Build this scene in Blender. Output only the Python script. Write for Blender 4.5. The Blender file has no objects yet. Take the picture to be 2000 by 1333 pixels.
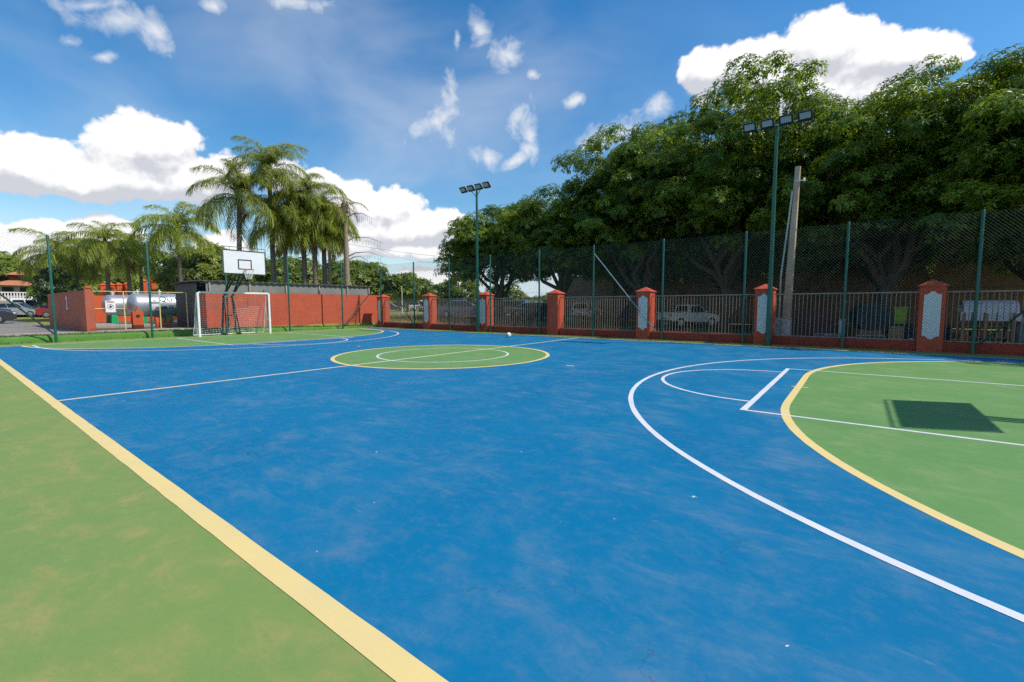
import bpy, math, random
import numpy as np
from mathutils import Vector, Matrix
R = math.radians
random.seed(7)
rng = np.random.default_rng(11)
SC = bpy.context.scene
COL = SC.collection

# ------------------------------------------------------------------ camera
CAM = Vector((9.404, -9.003, 1.411))
yaw, pit, rol = R(127.577), R(-4.591), R(-0.142)
Fv = Vector((math.cos(yaw)*math.cos(pit), math.sin(yaw)*math.cos(pit), math.sin(pit)))
Rv = Vector((math.sin(yaw), -math.cos(yaw), 0)); Uv = Rv.cross(Fv)
R2 = Rv*math.cos(rol)+Uv*math.sin(rol); U2 = -Rv*math.sin(rol)+Uv*math.cos(rol)
cd = bpy.data.cameras.new('camera'); cam = bpy.data.objects.new('camera', cd); COL.objects.link(cam)
cam.matrix_world = Matrix(((R2.x, U2.x, -Fv.x, CAM.x), (R2.y, U2.y, -Fv.y, CAM.y), (R2.z, U2.z, -Fv.z, CAM.z), (0, 0, 0, 1)))
cd.sensor_width = 36; cd.sensor_fit = 'HORIZONTAL'; cd.lens = 15.772
cd.clip_start = 0.05; cd.clip_end = 6000
SC.camera = cam

# ------------------------------------------------------------------ world: sky with cumulus
SUN_DIR = Vector((0.78, 0.345, 1.0)).normalized()
SUN_EL = math.asin(SUN_DIR.z)
SUN_AZ = math.atan2(SUN_DIR.x, SUN_DIR.y)
W = bpy.data.worlds.new('World'); SC.world = W; W.use_nodes = True
wt = W.node_tree; wt.nodes.clear()

CUM = [(46.3, 12.0, 4.05, 2.91, -12), (48.0, 12.1, 2.63, 2.49, -13), (38.2, 14.9, 4.8, 3.02, -11), (36.5, 16.1, 3.0, 2.21, -11), (40.2, 12.1, 7.18, 2.2, -10), (34.4, 13.0, 3.07, 2.21, -8), (31.7, 13.4, 2.8, 2.02, -8), (44.1, 11.0, 5.69, 1.48, -10), (45.7, 6.1, 3.8, 1.5, -6), (41.8, 7.1, 2.52, 1.31, -6), (46.7, 4.1, 4.58, 1.32, -4), (26.1, 13.7, 2.59, 2.33, -6), (22.7, 13.5, 2.07, 1.53, -5), (19.1, 12.0, 3.55, 2.39, -4), (14.8, 11.4, 4.5, 2.69, -3), (10.5, 9.5, 5.28, 2.54, -2), (7.7, 10.3, 2.78, 1.57, -1), (16.3, 9.0, 8.89, 2.61, -2), (11.5, 6.6, 6.82, 1.23, -1), (9.7, 3.3, 4.41, 1.64, 0), (18.7, 7.1, 5.21, 1.78, -2), (32.3, 6.6, 2.78, 1.49, -4), (-34.0, 24.2, 5.3, 2.75, 14), (-27.1, 24.4, 5.54, 2.49, 11), (-23.2, 24.9, 3.53, 2.46, 9), (-39.0, 22.4, 4.7, 2.09, 16), (-42.8, 21.0, 1.76, 0.86, 17), (-31.5, 21.8, 10.71, 3.13, 12),
       # the sky goes on round the camera
       (62, 11, 9, 3, 0), (78, 8, 8, 2.4, 0), (70, 24, 6, 3, 0), (100, 14, 11, 3.4, 0), (122, 9, 9, 2.6, 0), (140, 18, 8, 3.2, 0), (160, 8, 10, 3, 0), (178, 14, 8, 3, 0), (-62, 12, 9, 3, 0), (-84, 9, 10, 2.8, 0), (-78, 26, 6, 2.6, 0), (-112, 15, 11, 3.4, 0), (-136, 8, 9, 2.6, 0), (-158, 17, 9, 3, 0), (-150, 34, 8, 4, 0), (110, 36, 8, 4, 0)]
WIS = [(9.4, 21.1, 5.22, 1.47, -24), (7.2, 23.5, 1.43, 2.65, 14), (7.6, 19.5, 1.62, 1.62, -2), (-0.9, 21.8, 2.77, 1.89, 0), (-2.4, 19.5, 1.26, 2.07, 1), (0.0, 17.3, 1.88, 0.69, -18), (3.5, 17.6, 2.03, 1.23, -1), (3.7, 30.0, 1.21, 1.38, -16), (0.9, 27.9, 2.25, 1.39, 0), (6.6, 29.1, 0.43, 0.99, -3), (-7.8, 23.3, 1.45, 0.79, -10), (-13.0, 19.7, 3.69, 1.56, -14), (-17.4, 22.2, 1.5, 1.19, 6), (-10.3, 18.6, 1.84, 0.87, 3), (-2.5, 26.2, 0.87, 0.48, 1), (39.7, 24.7, 3.3, 1.21, -9), (37.2, 24.6, 1.53, 1.32, 5), (43.3, 22.3, 1.04, 0.57, -18), (41.2, 21.8, 1.11, 0.47, -17), (41.7, 25.4, 2.56, 0.51, -19), (32.3, 28.2, 1.28, 0.7, -15), (23.9, 30.2, 4.09, 0.93, -5),
       (90, 40, 5, 2, 20), (60, 38, 4, 1.5, -10), (-60, 40, 5, 2, 10), (-100, 42, 4, 2, -20), (150, 45, 6, 2, 0)]

def nd(t, typ, **k):
    n = t.nodes.new(typ)
    for a, v in k.items():
        if a.startswith('i_'):
            n.inputs[a[2:].replace('_', ' ')].default_value = v
        else:
            setattr(n, a, v)
    return n
def mth(t, op, a, b=None, c=None, clamp=False):
    n = t.nodes.new('ShaderNodeMath'); n.operation = op; n.use_clamp = clamp
    for i, v in enumerate((a, b, c)):
        if v is None: continue
        if isinstance(v, (int, float)): n.inputs[i].default_value = v
        else: t.links.new(v, n.inputs[i])
    return n.outputs[0]
def ramp(t, src, lo, hi, a=0.0, b=1.0, smooth=True):
    n = t.nodes.new('ShaderNodeMapRange'); n.interpolation_type = 'SMOOTHSTEP' if smooth else 'LINEAR'
    t.links.new(src, n.inputs[0])
    for i, v in zip((1, 2, 3, 4), (lo, hi, a, b)): n.inputs[i].default_value = v
    return n.outputs[0]
def mixc(t, f, a, b, blend='MIX'):
    n = t.nodes.new('ShaderNodeMix'); n.data_type = 'RGBA'; n.blend_type = blend
    for s, v in ((n.inputs[0], f), (n.inputs[6], a), (n.inputs[7], b)):
        if isinstance(v, (int, float)): s.default_value = v
        elif isinstance(v, tuple): s.default_value = (*v[:3], 1)
        else: t.links.new(v, s)
    return n.outputs[2]

def cloud_group():
    g = bpy.data.node_groups.new('cloud_field', 'ShaderNodeTree')
    g.interface.new_socket('Direction', in_out='INPUT', socket_type='NodeSocketVector')
    g.interface.new_socket('Cumulus', in_out='OUTPUT', socket_type='NodeSocketFloat')
    g.interface.new_socket('Wisp', in_out='OUTPUT', socket_type='NodeSocketFloat')
    gi = g.nodes.new('NodeGroupInput'); go = g.nodes.new('NodeGroupOutput')
    D = gi.outputs[0]
    rot = g.nodes.new('ShaderNodeMapping'); rot.inputs['Rotation'].default_value = (0, 0, R(-127.5)); g.links.new(D, rot.inputs[0])
    sp = g.nodes.new('ShaderNodeSeparateXYZ'); g.links.new(rot.outputs[0], sp.inputs[0])
    az = mth(g, 'MULTIPLY', mth(g, 'ARCTAN2', sp.outputs[1], sp.outputs[0]), 57.29578)
    el = mth(g, 'MULTIPLY', mth(g, 'ARCSINE', sp.outputs[2]), 57.29578)
    def noise(scale, detail, rough, dist=0.0):
        n = nd(g, 'ShaderNodeTexNoise', i_Scale=scale, i_Detail=detail, i_Roughness=rough, i_Distortion=dist); g.links.new(D, n.inputs['Vector']); return n
    wn = noise(9, 3, .55)
    sub = nd(g, 'ShaderNodeVectorMath', operation='SUBTRACT'); sub.inputs[1].default_value = (.5, .5, .5); g.links.new(wn.outputs['Color'], sub.inputs[0])
    scl = nd(g, 'ShaderNodeVectorMath', operation='MULTIPLY'); scl.inputs[1].default_value = (3.6, 2.6, 0); g.links.new(sub.outputs[0], scl.inputs[0])
    cb = g.nodes.new('ShaderNodeCombineXYZ'); cb.inputs[2].default_value = 1.0; g.links.new(az, cb.inputs[0]); g.links.new(el, cb.inputs[1])
    add = nd(g, 'ShaderNodeVectorMath', operation='ADD'); g.links.new(cb.outputs[0], add.inputs[0]); g.links.new(scl.outputs[0], add.inputs[1])
    scl2 = nd(g, 'ShaderNodeVectorMath', operation='MULTIPLY'); scl2.inputs[1].default_value = (1.8, 1.4, 0); g.links.new(sub.outputs[0], scl2.inputs[0])
    add2 = nd(g, 'ShaderNodeVectorMath', operation='ADD'); g.links.new(cb.outputs[0], add2.inputs[0]); g.links.new(scl2.outputs[0], add2.inputs[1])
    def field(lst, smooth, vec, kx, ky):
        acc = None
        for (u, v, a, b, r) in lst:
            a *= kx; b *= ky; c_, s_ = math.cos(R(r)), math.sin(R(r)); q = []
            for k in ((c_/a, s_/a, -(c_*u+s_*v)/a), (-s_/b, c_/b, (s_*u-c_*v)/b)):
                m = nd(g, 'ShaderNodeVectorMath', operation='DOT_PRODUCT'); g.links.new(vec.outputs[0], m.inputs[0]); m.inputs[1].default_value = k; q.append(m.outputs['Value'])
            f = mth(g, 'MULTIPLY_ADD', q[0], q[0], mth(g, 'MULTIPLY', q[1], q[1]))
            acc = f if acc is None else mth(g, 'SMOOTH_MIN', acc, f, smooth)
        return mth(g, 'SUBTRACT', 1.0, mth(g, 'SQRT', mth(g, 'MAXIMUM', acc, 0.0)))
    vo = nd(g, 'ShaderNodeTexVoronoi', feature='F1'); vo.inputs['Scale'].default_value = 17; vo.inputs['Detail'].default_value = 2.5; vo.inputs['Roughness'].default_value = .55; vo.inputs['Lacunarity'].default_value = 2.3
    vo.normalize = True
    dw = nd(g, 'ShaderNodeVectorMath', operation='MULTIPLY_ADD'); dw.inputs[1].default_value = (.05, .05, .05); g.links.new(noise(30, 3, .5).outputs['Color'], dw.inputs[0]); g.links.new(D, dw.inputs[2])
    g.links.new(dw.outputs[0], vo.inputs['Vector'])
    fb = noise(26, 6, .58)
    c = field(CUM, .25, add, 1.0, .98)
    c = mth(g, 'ADD', c, mth(g, 'MULTIPLY', mth(g, 'SUBTRACT', .38, vo.outputs['Distance']), 1.25))
    c = mth(g, 'ADD', c, mth(g, 'MULTIPLY', mth(g, 'SUBTRACT', fb.outputs[0], .5), .55))
    w = mth(g, 'MULTIPLY_ADD', field(WIS, .3, add2, 1.18, 1.2), .9, .22)
    fw = noise(22, 6, .62, .4)
    w = mth(g, 'ADD', w, mth(g, 'MULTIPLY', mth(g, 'SUBTRACT', fw.outputs[0], .52), 2.3))
    g.links.new(c, go.inputs[0]); g.links.new(w, go.inputs[1])
    return g
CG = cloud_group()
tc = wt.nodes.new('ShaderNodeTexCoord')
nrm = nd(wt, 'ShaderNodeVectorMath', operation='NORMALIZE'); wt.links.new(tc.outputs['Generated'], nrm.inputs[0])
def inst(off):
    v = nrm.outputs[0]
    if off:
        a = nd(wt, 'ShaderNodeVectorMath', operation='ADD'); a.inputs[1].default_value = off; wt.links.new(v, a.inputs[0])
        b = nd(wt, 'ShaderNodeVectorMath', operation='NORMALIZE'); wt.links.new(a.outputs[0], b.inputs[0]); v = b.outputs[0]
    n = wt.nodes.new('ShaderNodeGroup'); n.node_tree = CG; wt.links.new(v, n.inputs[0]); return n
c0 = inst(None); c1 = inst((SUN_DIR.x*.012, SUN_DIR.y*.012, .030))
sky = wt.nodes.new('ShaderNodeTexSky'); sky.sky_type = 'NISHITA'; sky.sun_disc = False
sky.sun_elevation = SUN_EL; sky.sun_rotation = SUN_AZ
sky.altitude = 300; sky.air_density = 1.25; sky.dust_density = 0.5; sky.ozone_density = 2.4
hs = nd(wt, 'ShaderNodeHueSaturation'); hs.inputs['Saturation'].default_value = 1.42; hs.inputs['Value'].default_value = 1.0; wt.links.new(sky.outputs[0], hs.inputs['Color'])
seph = wt.nodes.new('ShaderNodeSeparateXYZ'); wt.links.new(nrm.outputs[0], seph.inputs[0])
hz = mixc(wt, ramp(wt, seph.outputs[2], .17, .0, 0, .88), hs.outputs[0], (4.1, 5.3, 6.5))
gm = nd(wt, 'ShaderNodeGamma'); gm.inputs[1].default_value = 1.0; wt.links.new(hz, gm.inputs[0])
bg = nd(wt, 'ShaderNodeBackground'); bg.inputs[1].default_value = 0.105; wt.links.new(gm.outputs[0], bg.inputs[0])
diff = mth(wt, 'SUBTRACT', c0.outputs[0], c1.outputs[0])
lit = ramp(wt, diff, -.36, .24)
sepd = wt.nodes.new('ShaderNodeSeparateXYZ'); wt.links.new(nrm.outputs[0], sepd.inputs[0])
ccol = mixc(wt, lit, (.45, .465, .51), (.73, .73, .735))
bgc = nd(wt, 'ShaderNodeBackground'); bgc.inputs[1].default_value = 1.0; wt.links.new(ccol, bgc.inputs[0])
bgw = nd(wt, 'ShaderNodeBackground'); bgw.inputs[1].default_value = 1.0; bgw.inputs[0].default_value = (.60, .62, .65, 1)
mc = ramp(wt, c0.outputs[0], .0, .20)
mw = mth(wt, 'MULTIPLY', ramp(wt, c0.outputs[1], -.05, 1.35), .92)
# thin high veil
vn = nd(wt, 'ShaderNodeTexNoise', i_Scale=2.0, i_Detail=4, i_Roughness=.5, i_Distortion=.3)
vm = nd(wt, 'ShaderNodeMapping'); vm.inputs['Scale'].default_value = (1, 1.6, 3.2); wt.links.new(nrm.outputs[0], vm.inputs[0]); wt.links.new(vm.outputs[0], vn.inputs['Vector'])
vd = None
for (a_, e_, w_) in ((14, 31, 1.0), (28, 9, .8), (-95, 30, 1.0), (110, 34, 1.0), (175, 25, 1.0)):
    dn = nd(wt, 'ShaderNodeVectorMath', operation='DOT_PRODUCT'); wt.links.new(nrm.outputs[0], dn.inputs[0])
    dn.inputs[1].default_value = (math.cos(R(127.5+a_))*math.cos(R(e_)), math.sin(R(127.5+a_))*math.cos(R(e_)), math.sin(R(e_)))
    q_ = ramp(wt, dn.outputs['Value'], .86, .99, 0, w_); vd = q_ if vd is None else mth(wt, 'MAXIMUM', vd, q_)
mv = mth(wt, 'MULTIPLY', ramp(wt, vn.outputs[0], .30, .80), mth(wt, 'MULTIPLY_ADD', vd, .30, .08))
m1 = nd(wt, 'ShaderNodeMixShader'); wt.links.new(mth(wt, 'MAXIMUM', mw, mv), m1.inputs[0]); wt.links.new(bg.outputs[0], m1.inputs[1]); wt.links.new(bgw.outputs[0], m1.inputs[2])
m2 = nd(wt, 'ShaderNodeMixShader'); wt.links.new(mc, m2.inputs[0]); wt.links.new(m1.outputs[0], m2.inputs[1]); wt.links.new(bgc.outputs[0], m2.inputs[2])
wo = wt.nodes.new('ShaderNodeOutputWorld'); wt.links.new(m2.outputs[0], wo.inputs[0])
W.cycles.sampling_method = 'MANUAL'; W.cycles.sample_map_resolution = 512

# ------------------------------------------------------------------ sun + exposure
sd = bpy.data.lights.new('sun', 'SUN'); sd.energy = 3.1; sd.angle = R(0.53); sd.color = (1.0, .95, .87)
so = bpy.data.objects.new('sun', sd); COL.objects.link(so); so.location = (40, 20, 60)
so.rotation_euler = SUN_DIR.to_track_quat('Z', 'Y').to_euler()
SC.view_settings.view_transform = 'Standard'; SC.view_settings.look = 'None'
SC.view_settings.exposure = 0.5; SC.view_settings.gamma = 1.0; SC.view_settings.use_curve_mapping = False
cy = SC.cycles; cy.adaptive_threshold = .014; cy.use_denoising = False; cy.max_bounces = 3; cy.diffuse_bounces = 2; cy.glossy_bounces = 2; cy.transmission_bounces = 2; cy.transparent_max_bounces = 4; cy.caustics_reflective = False; cy.caustics_refractive = False

# ------------------------------------------------------------------ materials
MATS = {}
def newmat(name):
    m = bpy.data.materials.new(name); m.use_nodes = True; t = m.node_tree; t.nodes.clear()
    o = t.nodes.new('ShaderNodeOutputMaterial'); b = t.nodes.new('ShaderNodeBsdfPrincipled'); t.links.new(b.outputs[0], o.inputs[0])
    MATS[name] = m
    return m, t, b, o
def objco(t):
    return t.nodes.new('ShaderNodeTexCoord').outputs['Object']
def tnoise(t, vec, scale, detail=4, rough=.55, dist=0.0, stretch=None):
    if stretch:
        mp = t.nodes.new('ShaderNodeMapping'); mp.inputs['Scale'].default_value = stretch; t.links.new(vec, mp.inputs[0]); vec = mp.outputs[0]
    n = nd(t, 'ShaderNodeTexNoise', i_Scale=scale, i_Detail=detail, i_Roughness=rough, i_Distortion=dist); t.links.new(vec, n.inputs['Vector'])
    return n.outputs[0]
def bump(t, b, h, strength=.3, dist=.01):
    n = nd(t, 'ShaderNodeBump'); n.inputs['Strength'].default_value = strength; n.inputs['Distance'].default_value = dist
    t.links.new(h, n.inputs['Height']); t.links.new(n.outputs[0], b.inputs['Normal'])
def pm(name, c1, c2=None, scale=3.0, rough=.6, bmp=.0, metal=0.0, spec=.4, streak=None, lo=.35, hi=.68):
    """two-tone noisy paint / concrete / metal"""
    m, t, b, o = newmat(name)
    v = objco(t); n = tnoise(t, v, scale, 6, .6, .2, streak)
    c2 = c2 or tuple(x*.8 for x in c1)
    t.links.new(mixc(t, ramp(t, n, lo, hi), c1, c2), b.inputs['Base Color'])
    b.inputs['Roughness'].default_value = rough; b.inputs['Metallic'].default_value = metal
    b.inputs['Specular IOR Level'].default_value = spec
    if bmp: bump(t, b, tnoise(t, v, scale*9, 5, .6), bmp, .02)
    return m
def court_mat(name, base, dusty, dark, dust2=None, cracks=False):
    m, t, b, o = newmat(name); v = objco(t)
    big = tnoise(t, v, .28, 4, .55, .3)
    med = tnoise(t, v, 1.3, 8, .68, .35, (1.0, .8, 1))
    str1 = tnoise(t, v, 3.4, 9, .72, .45, (.6, 1.25, 1))
    fine = tnoise(t, v, 60, 4, .7)
    c = mixc(t, ramp(t, big, .35, .7, 0, .75), base, dark)
    d1 = mth(t, 'MULTIPLY', ramp(t, med, .40, .66), ramp(t, str1, .36, .66), clamp=True)
    c = mixc(t, mth(t, 'MULTIPLY', d1, .85), c, dusty)
    d2 = mth(t, 'MULTIPLY', ramp(t, str1, .54, .76), .55)
    c = mixc(t, d2, c, dust2 or dusty)
    c = mixc(t, ramp(t, fine, .3, .75, 0, .14), c, tuple(x*.55 for x in base))
    mot = tnoise(t, v, 9, 8, .74, .2)
    c = mixc(t, mth(t, 'MULTIPLY', ramp(t, mot, .46, .70), mth(t, 'MULTIPLY_ADD', ramp(t, big, .35, .62), .20, .05)), c, dust2 or dusty)
    c = mixc(t, mth(t, 'MULTIPLY', ramp(t, mot, .42, .26), .12), c, tuple(x*.6 for x in dark))
    # scuffs: small pale chips and specks
    for sc_, th, amt in ((5.5, .042, .7), (2.2, .026, .8)):
        vo = nd(t, 'ShaderNodeTexVoronoi', feature='F1'); vo.inputs['Scale'].default_value = sc_
        mp = t.nodes.new('ShaderNodeMapping'); mp.inputs['Rotation'].default_value = (0, 0, .6); mp.inputs['Scale'].default_value = (.6, 1.2, 0)
        dv = nd(t, 'ShaderNodeVectorMath', operation='MULTIPLY_ADD'); dv.inputs[1].default_value = (.12, .12, 0)
        nn = nd(t, 'ShaderNodeTexNoise', i_Scale=18.0); t.links.new(v, nn.inputs['Vector']); t.links.new(nn.outputs['Color'], dv.inputs[0]); t.links.new(v, dv.inputs[2])
        t.links.new(dv.outputs[0], mp.inputs[0]); t.links.new(mp.outputs[0], vo.inputs['Vector'])
        sel = nd(t, 'ShaderNodeSeparateColor'); t.links.new(vo.outputs['Color'], sel.inputs[0])
        spk = mth(t, 'MULTIPLY', ramp(t, vo.outputs['Distance'], th, th*.5), mth(t, 'GREATER_THAN', sel.outputs[0], .62))
        c = mixc(t, mth(t, 'MULTIPLY', spk, amt), c, (.70, .72, .70))
    # faint scrape marks
    sm = tnoise(t, v, 7, 6, .6, 1.5, (.35, 2.6, 1))
    sm2 = mth(t, 'MULTIPLY', ramp(t, sm, .66, .74), ramp(t, tnoise(t, v, .9, 2), .5, .66))
    c = mixc(t, mth(t, 'MULTIPLY', sm2, .35), c, (.42, .42, .42))
    if cracks:
        ve = nd(t, 'ShaderNodeTexVoronoi', feature='DISTANCE_TO_EDGE'); ve.inputs['Scale'].default_value = .42
        dv = nd(t, 'ShaderNodeVectorMath', operation='MULTIPLY_ADD'); dv.inputs[1].default_value = (.8, .8, 0)
        nn = nd(t, 'ShaderNodeTexNoise', i_Scale=1.6, i_Detail=7, i_Roughness=.62); t.links.new(v, nn.inputs['Vector']); t.links.new(nn.outputs['Color'], dv.inputs[0]); t.links.new(v, dv.inputs[2]); t.links.new(dv.outputs[0], ve.inputs['Vector'])
        cr = mth(t, 'MULTIPLY', ramp(t, ve.outputs['Distance'], .0020, .0006), ramp(t, tnoise(t, v, .8, 3, .6), .47, .56))
        c = mixc(t, mth(t, 'MULTIPLY', cr, .42), c, (.02, .05, .09))
    t.links.new(c, b.inputs['Base Color'])
    t.links.new(ramp(t, med, .3, .7, .60, .78), b.inputs['Roughness'])
    b.inputs['Specular IOR Level'].default_value = .16
    bump(t, b, tnoise(t, v, 140, 4, .7), .12, .004)
    return m
court_mat('blue_court', (.0, .164, .325), (.075, .200, .325), (.0, .142, .300), (.13, .195, .290), True)
court_mat('green_court', (.135, .285, .085), (.22, .31, .13), (.115, .26, .08), (.28, .31, .14))
court_mat('green_apron', (.190, .285, .074), (.31, .30, .10), (.165, .268, .078), (.42, .31, .12))
def line_mat(name, c, c2, worn):
    m, t, b, o = newmat(name); v = objco(t)
    k = mixc(t, ramp(t, tnoise(t, v, 2.5, 6, .6), .35, .7), c, c2)
    k = mixc(t, mth(t, 'MULTIPLY', ramp(t, tnoise(t, v, 26, 8, .75, .3), .56, .74), mth(t, 'MULTIPLY_ADD', ramp(t, tnoise(t, v, 1.4, 5, .6), .45, .7), .55, .12)), k, worn)
    t.links.new(k, b.inputs['Base Color']); b.inputs['Roughness'].default_value = .7; b.inputs['Specular IOR Level'].default_value = .2
    bump(t, b, tnoise(t, v, 140, 4, .7), .25, .004)
line_mat('yellow_line', (.76, .58, .23), (.70, .55, .25), (.50, .42, .22))
line_mat('cream_line', (.74, .66, .42), (.68, .61, .40), (.45, .44, .36))
line_mat('white_line', (.68, .68, .69), (.60, .61, .63), (.38, .44, .50))
def wall_mat(name, c, c2, dirt=(.05, .03, .025), damp=.45):
    m, t, b, o = newmat(name); v = objco(t)
    col = mixc(t, ramp(t, tnoise(t, v, 1.3, 6, .6, .3), .35, .7), c, c2)
    col = mixc(t, ramp(t, tnoise(t, v, 2.2, 6, .65, .4, (2.5, 2.5, .45)), .56, .78, 0, damp), col, dirt)
    sp = t.nodes.new('ShaderNodeSeparateXYZ'); t.links.new(v, sp.inputs[0])
    low = mth(t, 'MULTIPLY', ramp(t, sp.outputs[2], .42, .02), ramp(t, tnoise(t, v, 5, 5, .6), .38, .66))
    col = mixc(t, mth(t, 'MULTIPLY', low, .5), col, dirt)
    t.links.new(col, b.inputs['Base Color']); b.inputs['Roughness'].default_value = .8; b.inputs['Specular IOR Level'].default_value = .25
    bump(t, b, tnoise(t, v, 45, 6, .7), .35, .012)
    return m
wall_mat('red_wall', (.56, .108, .056), (.49, .095, .052))
wall_mat('red_pillar', (.63, .108, .050), (.52, .092, .046), damp=.6)
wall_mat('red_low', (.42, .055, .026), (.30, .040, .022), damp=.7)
wall_mat('brown_block', (.47, .12, .068), (.38, .10, .062))
wall_mat('back_wall', (.30, .185, .125), (.24, .15, .105), damp=.6)
wall_mat('orange_wall', (.68, .115, .035), (.60, .10, .034))
wall_mat('white_building', (.80, .80, .78), (.74, .74, .72), (.5, .5, .48), .25)
pm('plaque', (.78, .79, .74), (.70, .72, .68), 14, .7, .3)
pm('green_paint', (.006, .105, .070), (.008, .082, .058), 5, .42, .0, spec=.5)
pm('dark_green_paint', (.007, .050, .036), (.009, .038, .030), 5, .45)
pm('wire_green', (.020, .066, .048), (.028, .062, .05), 5, .6)
pm('galvanised', (.42, .46, .46), (.32, .36, .37), 6, .45, metal=.5)
pm('brace_grey', (.24, .32, .31), (.19, .26, .25), 6, .6)
pm('rail_brown', (.30, .24, .18), (.38, .31, .24), 6, .65)
pm('white_paint', (.80, .80, .78), (.70, .70, .68), 5, .45)
pm('net_white', (.78, .78, .76), (.66, .66, .64), 5, .8)
pm('board_white', (.80, .79, .78), (.73, .73, .73), 1.2, .5)
pm('black_line', (.035, .032, .035), (.06, .055, .055), 5, .6)
pm('rim_orange', (.70, .13, .04), (.58, .10, .04), 8, .5)
pm('concrete', (.40, .36, .30), (.31, .28, .235), 2.4, .85, .3)
pm('pole_concrete', (.52, .40, .27), (.40, .31, .22), 1.6, .85, .3)
pm('pavement', (.52, .40, .30), (.42, .34, .27), 1.2, .85, .25)
pm('asphalt', (.27, .235, .205), (.20, .18, .16), .5, .9, .3)
pm('kerb_green', (.075, .215, .025), (.115, .235, .045), 1.8, .85, .3)
pm('black_plastic', (.018, .018, .020), (.03, .03, .032), 4, .45)
pm('tyre', (.018, .018, .019), (.03, .028, .027), 10, .8)
pm('rim_grey', (.42, .43, .45), (.30, .31, .33), 10, .35, metal=.8)
pm('silver_tank', (.54, .54, .56), (.45, .45, .48), 1.4, .44, metal=.6, streak=(1, 1, .5))
pm('tank_green', (.0, .40, .12), (.0, .34, .11), 3, .6)
pm('teal_print', (.0, .17, .145), (.0, .14, .125), 3, .9, spec=.1)
pm('shed_metal', (.105, .098, .095), (.075, .072, .072), 1.4, .7, .0, streak=(3, 3, .4))
pm('shed_band', (.23, .245, .225), (.18, .195, .18), 1.1, .75, .15)
pm('roof_fibre', (.13, .11, .10), (.085, .075, .07), 1.6, .9, .3)
pm('tile_orange', (.50, .20, .09), (.40, .16, .08), 3, .8, .3)
pm('yellow_pipe', (.72, .62, .26), (.62, .54, .24), 4, .5)
pm('sign_white', (.82, .82, .83), (.76, .76, .77), 4, .5)
pm('sign_red', (.62, .10, .12), (.55, .10, .12), 4, .5)
pm('bark', (.115, .085, .060), (.070, .052, .038), 3.5, .95, .6, streak=(2, 2, .5))
pm('palm_bark', (.24, .20, .155), (.145, .115, .085), 3, .95, .5, streak=(1, 1, 6))
pm('pale_bark', (.36, .28, .19), (.25, .19, .13), 3, .95, .4, streak=(1.5, 1.5, 5))
pm('lamp_black', (.014, .016, .020), (.022, .024, .028), 5, .4)
pm('wood', (.34, .19, .085), (.24, .13, .065), 3, .8, .3, streak=(1, 1, .25))
pm('rubble', (.38, .34, .30), (.24, .21, .18), 5, .9, .4)
pm('grey_box', (.33, .36, .38), (.26, .29, .31), 3, .6)
pm('maroon', (.115, .022, .018), (.085, .018, .016), 3, .6)
pm('tarp', (.66, .62, .64), (.52, .49, .51), 4, .6)
pm('lime_plastic', (.30, .42, .030), (.24, .34, .03), 3, .5)
pm('dark_bin', (.010, .022, .035), (.014, .020, .028), 3, .5)
pm('cable', (.015, .015, .016), (.02, .02, .02), 3, .7)
pm('yellow_kerb', (.72, .40, .055), (.60, .34, .06), 4, .8)
pm('ball_white', (.80, .80, .74), (.72, .72, .68), 9, .45)
pm('ball_yellow', (.72, .56, .10), (.62, .48, .1), 9, .45)
pm('ball_blue', (.05, .14, .34), (.05, .12, .3), 9, .45)
def glass_mat(name, c, rough=.08, spec=.6):
    m, t, b, o = newmat(name); v = objco(t)
    t.links.new(mixc(t, tnoise(t, v, 1.5), c, tuple(x*1.5 for x in c)), b.inputs['Base Color'])
    b.inputs['Roughness'].default_value = rough; b.inputs['Specular IOR Level'].default_value = spec
    return m
glass_mat('car_glass', (.012, .015, .018)); glass_mat('lamp_glass', (.30, .33, .35), .22); glass_mat('pale_glass', (.40, .62, .58), .15)
glass_mat('headlight', (.55, .57, .6), .12); glass_mat('taillight', (.32, .012, .014), .15)
def paint_mat(name, c, metal=0.0):
    m, t, b, o = newmat(name); v = objco(t)
    t.links.new(mixc(t, ramp(t, tnoise(t, v, 2.5, 4), .3, .8, 0, .35), c, tuple(x*.72+.015 for x in c)), b.inputs['Base Color'])
    b.inputs['Roughness'].default_value = .32; b.inputs['Metallic'].default_value = metal
    b.inputs['Coat Weight'].default_value = .6; b.inputs['Coat Roughness'].default_value = .08
for n_, c_, k_ in (('car_white', (.84, .84, .84), 0), ('car_grey', (.24, .245, .28), .35), ('car_silver', (.45, .46, .48), .4), ('car_black', (.018, .020, .026), 0), ('car_blue', (.03, .06, .16), .1), ('car_red', (.28, .02, .02), 0)):
    paint_mat(n_, c_, k_)
def leaf_mat(name, dark, light, trans=.32, spec=.45, rough=.42):
    m, t, b, o = newmat(name)
    at = t.nodes.new('ShaderNodeAttribute'); at.attribute_name = 'tint'
    sep = nd(t, 'ShaderNodeSeparateColor'); t.links.new(at.outputs['Color'], sep.inputs[0])
    c = mixc(t, sep.outputs[0], dark, light)
    t.links.new(c, b.inputs['Base Color']); b.inputs['Roughness'].default_value = rough; b.inputs['Specular IOR Level'].default_value = spec
    tr = nd(t, 'ShaderNodeBsdfTranslucent')
    t.links.new(mixc(t, .5, c, (light[0]*1.5, light[1]*1.4, light[2]*.5)), tr.inputs[0])
    mx = nd(t, 'ShaderNodeMixShader'); mx.inputs[0].default_value = trans
    t.links.new(b.outputs[0], mx.inputs[1]); t.links.new(tr.outputs[0], mx.inputs[2]); t.links.new(mx.outputs[0], o.inputs[0])
leaf_mat('mango_leaf', (.026, .092, .013), (.27, .37, .042), .45, .45, .40)
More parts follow.
